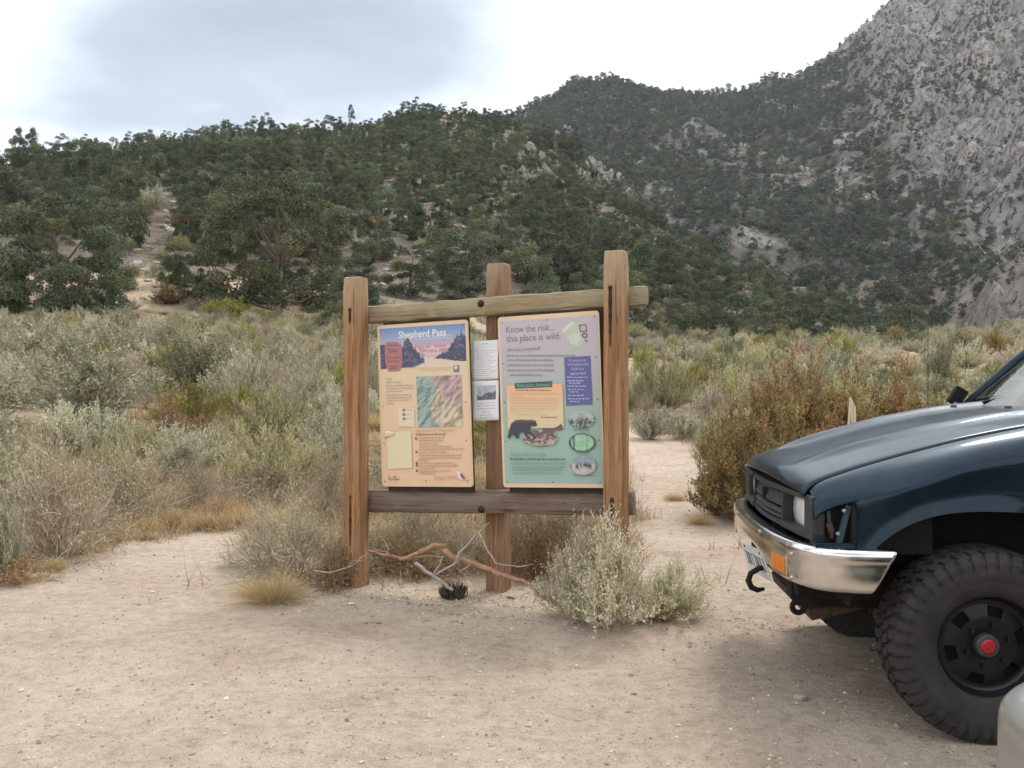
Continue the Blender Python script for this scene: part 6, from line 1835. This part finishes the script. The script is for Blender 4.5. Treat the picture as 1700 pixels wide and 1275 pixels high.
def rim_parts():
    hw = TW / 2
    out_ = {}
    # barrel, lip and dished centre with six windows; outer side at +y
    prof = [(0.195, -0.10), (0.185, -0.02), (0.187, 0.06), (0.203, 0.078), (0.214, 0.086), (0.217, 0.094), (0.212, 0.099), (0.203, 0.094), (0.196, 0.076), (0.188, 0.056), (0.178, 0.040), (0.160, 0.046), (0.118, 0.060), (0.095, 0.064), (0.070, 0.052), (0.0, 0.050)]
    n = 72
    def skip(k, j):
        a = (k % 12)
        return j in (11,) and a in (0, 1, 11, 2, 10)
    mb = MB().lathe(prof, n, skip=skip)
    me = bpy.data.meshes.new('rim'); me.from_pydata([tuple(p) for p in mb.v], [], mb.f)
    me.materials.append(M_RIM); me.polygons.foreach_set('use_smooth', [True] * len(me.polygons)); out_['rim'] = me
    mb = MB().lathe([(0.0, 0.02), (0.18, 0.02)], 32)
    me = bpy.data.meshes.new('brake_drum'); me.from_pydata([tuple(p) for p in mb.v], [], mb.f); me.materials.append(M_DARK); out_['brake_drum'] = me
    mb = MB().lathe([(0.050, 0.045), (0.046, 0.074), (0.042, 0.079), (0.030, 0.080), (0.030, 0.077)], 28)
    for k in range(6):
        a = k * math.pi / 3 + 0.3
        mb.lathe([(0.0, 0.083), (0.004, 0.082), (0.005, 0.078)], 8, (0.036 * math.cos(a), 0, 0.036 * math.sin(a)))
    me = bpy.data.meshes.new('hub'); me.from_pydata([tuple(p) for p in mb.v], [], mb.f); me.materials.append(plain('dull hub metal', (0.085, 0.088, 0.092), 0.5, 0.5)); out_['hub'] = me
    mb = MB().lathe([(0.0, 0.085), (0.024, 0.084), (0.030, 0.078)], 24)
    for k in range(3):
        a = k * 2 * math.pi / 3 + 0.5
        mb.box((0.012 * math.cos(a), 0.086, 0.012 * math.sin(a)), (0.020, 0.005, 0.007), Matrix.Rotation(-a, 3, 'Y'))
    me = bpy.data.meshes.new('hub_cap'); me.from_pydata([tuple(p) for p in mb.v], [], mb.f); me.materials.append(M_RED); out_['hub_cap'] = me
    mb = MB()
    for k in range(6):
        a = k * math.pi / 3
        mb.lathe([(0.0, 0.082), (0.008, 0.080), (0.011, 0.062)], 8, (0.083 * math.cos(a), 0, 0.083 * math.sin(a)))
    me = bpy.data.meshes.new('wheel_nuts'); me.from_pydata([tuple(p) for p in mb.v], [], mb.f); me.materials.append(M_RIM); out_['wheel_nuts'] = me
    return out_
RIM = rim_parts()
def wheel(parent, x, y, z, steer=0.0, side=1):
    t = link('wheel', ME_TYRE, parent, (x, y, z))
    t.rotation_euler = (0, 0.3, steer + (0 if side > 0 else math.pi))
    for nm, me in RIM.items(): link(nm, me, t)
    return t
for x_ in (0.0, -2.85):
    wheel(truck, x_, HW - TW / 2, 0.392, 0.0, 1); wheel(truck, x_, -(HW - TW / 2), 0.392, 0.0, -1)

# cab
AB = [(-0.50, 0.70, 1.290), (-1.02, 0.575, 1.80)]          # A pillar foot and head
def mir(p, sg): return (p[0], sg * p[1], p[2])
rows = []
for i in range(9):
    s = i / 8
    a, b_ = Vector(AB[0]).lerp(Vector(AB[1]), s), None
    rows.append([(a.x + 0.055 * (1 - (2 * j / 12 - 1) ** 2) + 0.012, (a.y - 0.03) * (2 * j / 12 - 1), a.z + 0.015 - 0.01 * s) for j in range(13)])
ws = MB().grid(rows).build('windscreen', M_GLASS, truck, smooth=True)
sl = MB().tube([(rows[0][j][0] + 0.010, rows[0][j][1], rows[0][j][2] + 0.002) for j in range(13)], 0.011, 8).build('windscreen_seal', M_SEAL, truck, smooth=True)
for sg in (1, -1):
    MB().tube([mir(Vector(AB[0]) + Vector((0.02, 0, -0.03)), sg), mir(Vector(AB[0]).lerp(Vector(AB[1]), 0.5) + Vector((0, 0.008, 0.012)), sg), mir(AB[1], sg)], [0.036, 0.030, 0.030], 8).build('pillar', M_PAINT, truck, smooth=True)
# cowl between bonnet and screen
rows = [[(-0.515 - 0.02 * 0, -0.70 + 1.4 * j / 12, Pz(-0.5) - 0.012 + 0.02 * (1 - (2 * j / 12 - 1) ** 2)) for j in range(13)], [(-0.44 + 0.055 * (1 - (2 * j / 12 - 1) ** 2) - 0.05, -0.70 + 1.4 * j / 12, 1.293) for j in range(13)]]
MB().box((-0.50, 0, 1.268), (0.14, 1.42, 0.03)).build('cowl', M_BLACK, truck, bevel=0.006)
# roof
rows = []
for i in range(13):
    x = -0.99 - 0.95 * i / 12
    rows.append([(x, 0.60 * math.sin((j / 14 - 0.5) * math.pi) * 1.0, 1.795 + 0.055 * math.cos((j / 14 - 0.5) * math.pi) * (0.75 + 0.25 * math.sin(math.pi * i / 12))) for j in range(15)])
MB().grid(rows).build('roof', M_PAINT, truck, smooth=True, solid=0.03)
for sg in (1, -1):
    # door with its window, sill and rear quarter
    d_ = MB()
    rows = []
    for z_, y_ in ((0.58, 0.79), (0.70, 0.815), (0.90, 0.825), (1.08, 0.82), (1.16, 0.805), (1.262, 0.755)):
        rows.append([(x, sg * y_, z_) for x in np.linspace(-0.532, -1.52, 10)])
    dr = d_.grid(rows).build('door', M_PAINT, truck, smooth=True, solid=0.03)
    MB().box((-1.40, sg * 0.835, 1.06), (0.14, 0.025, 0.04)).build('handle', M_BLACK, dr, bevel=0.006)
    MB().add([(-0.62, sg * 0.745, 1.262), (-1.50, sg * 0.745, 1.262), (-1.50, sg * 0.60, 1.75), (-1.05, sg * 0.60, 1.75)], [(0, 1, 2, 3)]).build('side_window', M_GLASS, truck)
    rows = [[(x, sg * y_, z_) for x in np.linspace(-1.53, -1.95, 5)] for z_, y_ in ((0.60, 0.80), (0.90, 0.825), (1.10, 0.82), (1.262, 0.76), (1.79, 0.60))]
    MB().grid(rows).build('cab_corner', M_PAINT, truck, smooth=True, solid=0.03)
    # bed side
    rows = []
    for x in np.linspace(-2.0, -3.75, 50):
        a = abs(x + 2.85) / 0.52
        zl = 0.38 + 0.52 * max(1 - a ** 2.6, 0) ** (1 / 2.6) if a < 1 else 0.58
        rows.append([(x, sg * y_, zl + (1.17 - zl) * s) for s, y_ in ((0, 0.83), (0.3, 0.835), (0.7, 0.825), (0.95, 0.805), (1.0, 0.78))])
    MB().grid(rows).build('bed_side', M_PAINT, truck, smooth=True, solid=0.03)
MB().box((-1.955, 0, 1.0), (0.03, 1.5, 0.75)).build('cab_back', M_PAINT, truck)
MB().box((-2.88, 0, 0.75), (1.74, 1.5, 0.04)).build('bed_floor', M_DARK, truck)
MB().box((-3.76, 0, 0.88), (0.04, 1.56, 0.56)).build('tailgate', M_PAINT, truck, bevel=0.01)
MB().box((-0.90, 0, 0.60), (0.9, 1.5, 0.05)).build('cab_floor', M_CABIN, truck)
MB().box((-0.66, 0, 1.14), (0.22, 1.36, 0.20)).build('dashboard', M_CABIN, truck, bevel=0.03)
MB().box((-1.55, 0, 0.92), (0.5, 1.35, 0.16)).box((-1.78, 0, 1.24), (0.14, 1.35, 0.55), Matrix.Rotation(-0.15, 3, 'Y')).build('bench_seat', M_CABIN, truck, bevel=0.03)
MB().tube([(-0.93 + 0.19 * 0.42 * math.sin(t), 0.36 + 0.19 * math.cos(t), 1.24 + 0.17 * math.sin(t)) for t in np.linspace(0, 6.283, 25)], 0.014, 8, cap=False).tube([(-0.93, 0.36, 1.24), (-0.70, 0.36, 1.16)], 0.03, 8).build('steering_wheel', M_CABIN, truck, smooth=True)
# wipers, whip aerial, mirror on the far pillar
MB().tube([(-0.465, 0.05, 1.315), (-0.50, 0.20, 1.352), (-0.535, 0.36, 1.378)], 0.008, 6).tube([(-0.530, -0.02, 1.365), (-0.545, 0.36, 1.383), (-0.575, 0.60, 1.383)], 0.010, 6).build('wiper', M_DARK, truck)
MB().tube([(-0.465, -0.55, 1.315), (-0.50, -0.38, 1.352), (-0.535, -0.25, 1.378)], 0.008, 6).tube([(-0.530, -0.55, 1.360), (-0.540, -0.30, 1.382)], 0.010, 6).build('wiper', M_DARK, truck)
MB().tube([(-0.335, -0.735, 1.22), (-0.335, -0.735, 1.29), (-0.335, -0.735, 2.165)], [0.010, 0.0024, 0.0015], 8).build('aerial', M_GRIME, truck, smooth=True)
mr_ = MB().box((-0.50, -0.745, 1.375), (0.075, 0.05, 0.105), Matrix.Rotation(-0.55, 3, 'Y')).build('side_mirror', M_DARK, truck, bevel=0.012)
MB().tube([(-0.485, -0.73, 1.335), (-0.47, -0.72, 1.30)], 0.020, 8).build('mirror_foot', M_STEEL, mr_, smooth=True)

# ================================================================== wooden stake behind the truck
sx_, sy_ = 2.44, 6.45
rows = []
for k in range(9):
    s = k / 8; z_ = -0.2 + 1.47 * s; xo = 0.045 * s + 0.008 * math.sin(5 * s); w_ = 0.026 if k < 8 else 0.017
    rows.append([(xo - w_, -0.016, z_ + (0.0 if k < 8 else 0.03)), (xo + w_, -0.016, z_ - (0.0 if k < 8 else 0.05)), (xo + w_, 0.016, z_ - (0 if k < 8 else 0.04)), (xo - w_, 0.016, z_ + (0 if k < 8 else 0.02))])
mb = MB().grid(rows, closed=True); mb.add(rows[-1], [(0, 1, 2, 3)])
st = mb.build('wooden_stake', wood_mat('pale split stake', [(0.50, 0.39, 0.24), (0.66, 0.56, 0.38), (0.72, 0.63, 0.46), (0.66, 0.60, 0.48)], 'Z', 0.3, 0.8), None, loc=(sx_, sy_, hz(sx_, sy_)))
tag(st, 'pale splintered wooden stake standing in front of the rusty thicket behind the bonnet', 'stake')

# ================================================================== pale silver car parked nearer, its far front corner just in view
def silver():
    m, t, b = mat_new('silver paint')
    v = mapped(t); f = noise_(t, v, 5, 5, 0.6)
    t.links.new(ramp_(t, f, [(0.3, (0.22, 0.222, 0.208)), (0.7, (0.27, 0.272, 0.255))]), b.inputs['Base Color'])
    b.inputs['Metallic'].default_value = 0.25; b.inputs['Roughness'].default_value = 0.35; b.inputs['Coat Weight'].default_value = 0.6; b.inputs['Coat Roughness'].default_value = 0.1
    return m
M_SILVER = silver()
CARX, CARY = 1.068, 1.28
car = tag(empty('silver_car', (CARX, CARY, 0), math.pi), 'pale silver car parked beside the pickup, only its rounded front corner showing', 'car')
def car_body():
    # local x back from the nose is negative; sections are rounded boxes: half width, top, bottom
    st_ = [(0.0, 0.70, 0.665, 0.24, 0.9), (-0.015, 0.78, 0.715, 0.22, 0.9), (-0.05, 0.83, 0.755, 0.20, 0.95), (-0.12, 0.85, 0.785, 0.19, 1.0), (-0.25, 0.86, 0.81, 0.20, 1), (-0.5, 0.865, 0.84, 0.20, 1), (-0.9, 0.87, 0.87, 0.20, 1), (-1.15, 0.87, 0.92, 0.20, 1), (-1.6, 0.875, 0.95, 0.2, 1), (-2.4, 0.875, 0.96, 0.2, 1), (-3.3, 0.87, 0.98, 0.2, 1), (-3.9, 0.86, 0.98, 0.22, 1), (-4.25, 0.82, 0.92, 0.26, 1), (-4.35, 0.70, 0.82, 0.34, 1)]
    rows = []
    for x, w_, zt_, zb_, _ in st_:
        r_ = []
        for k in range(32):
            a = 2 * math.pi * k / 32
            c, s = math.cos(a), math.sin(a)
            e_ = 0.26
            r_.append((x - 0.04 * (abs(c) ** 3) * (1 if x > -0.2 else 0), w_ * math.copysign(abs(c) ** e_, c), (zt_ + zb_) / 2 + (zt_ - zb_) / 2 * math.copysign(abs(s) ** e_, s)))
        rows.append(r_)
    mb = MB().grid(rows, closed=True); mb.add(rows[0], [tuple(range(32))]); mb.add(rows[-1], [tuple(range(32))])
    o = mb.build('body', M_SILVER, car, smooth=True, weld=True)
    sb_ = o.modifiers.new('sub', 'SUBSURF'); sb_.levels = 1; sb_.render_levels = 2
    return o
cb = car_body()
rows = []
for x, w_, z_ in ((-1.12, 0.76, 0.90), (-1.75, 0.62, 1.38), (-2.3, 0.62, 1.44), (-3.0, 0.60, 1.40), (-3.75, 0.74, 0.95)):
    rows.append([(x, w_ * math.cos(a), 0.88 + (z_ - 0.88) * abs(math.sin(a)) ** 0.35) for a in np.linspace(0, math.pi, 17)])
MB().grid(rows).build('cabin_glass', plain('tinted glass', (0.02, 0.025, 0.028), 0.08, var=0.1, coat=0.5), car, smooth=True)
MB().grid([[(x, 0.60 * math.cos(a), 1.36 + 0.09 * math.sin(a)) for a in np.linspace(0, math.pi, 13)] for x in np.linspace(-1.72, -3.05, 8)]).build('roof', M_SILVER, car, smooth=True, solid=0.02)
for sg in (1, -1):
    MB().lathe([(0.0, 0.03), (0.06, 0.026), (0.085, 0.0)], 20, (-0.02, sg * 0.42, 0.62), 'X').build('headlight', M_LAMP, car, smooth=True)
    for x_ in (-0.85, -3.4):
        mb = MB().lathe([(0.20, -0.10), (0.30, -0.10), (0.315, -0.07), (0.318, 0.07), (0.30, 0.10), (0.20, 0.10)], 40, (x_, sg * 0.785, 0.318))
        w_ = mb.build('wheel', M_TYRE, car, smooth=True)
        MB().lathe([(0.0, 0.085), (0.19, 0.085), (0.205, 0.10)], 28, (x_, sg * 0.785, 0.318)).build('rim', M_STEEL, w_, smooth=True)
MB().box((0.005, 0, 0.50), (0.03, 0.8, 0.10)).build('grille', M_BLACK, car, bevel=0.01)
# ================================================================== thin mountain haze
m = bpy.data.materials.new('mountain air'); m.use_nodes = True
t = m.node_tree
t.nodes.remove(t.nodes['Principled BSDF'])
pv = t.nodes.new('ShaderNodeVolumePrincipled')
pv.inputs['Color'].default_value = (0.80, 0.88, 1.0, 1)
pv.inputs['Density'].default_value = 0.00010
pv.inputs['Anisotropy'].default_value = 0.2
t.links.new(pv.outputs[0], t.nodes['Material Output'].inputs['Volume'])
hz_o = MB().box((0, 0, 0), (2600, 2600, 600)).build('haze', m, None, loc=(0, 0, 230))
tag(hz_o, 'thin blue mountain haze in the air', 'haze', kind='stuff')
zz_ = [v.co.z for o_ in bpy.data.objects if o_.name in ('ground', 'hillside', 'mountain') for v in o_.data.vertices]
zlo, zhi = min(zz_) - 1.0, max(zz_) + 12.0
hz_o.scale = (1, 1, (zhi - zlo) / 600); hz_o.location.z = (zhi + zlo) / 2
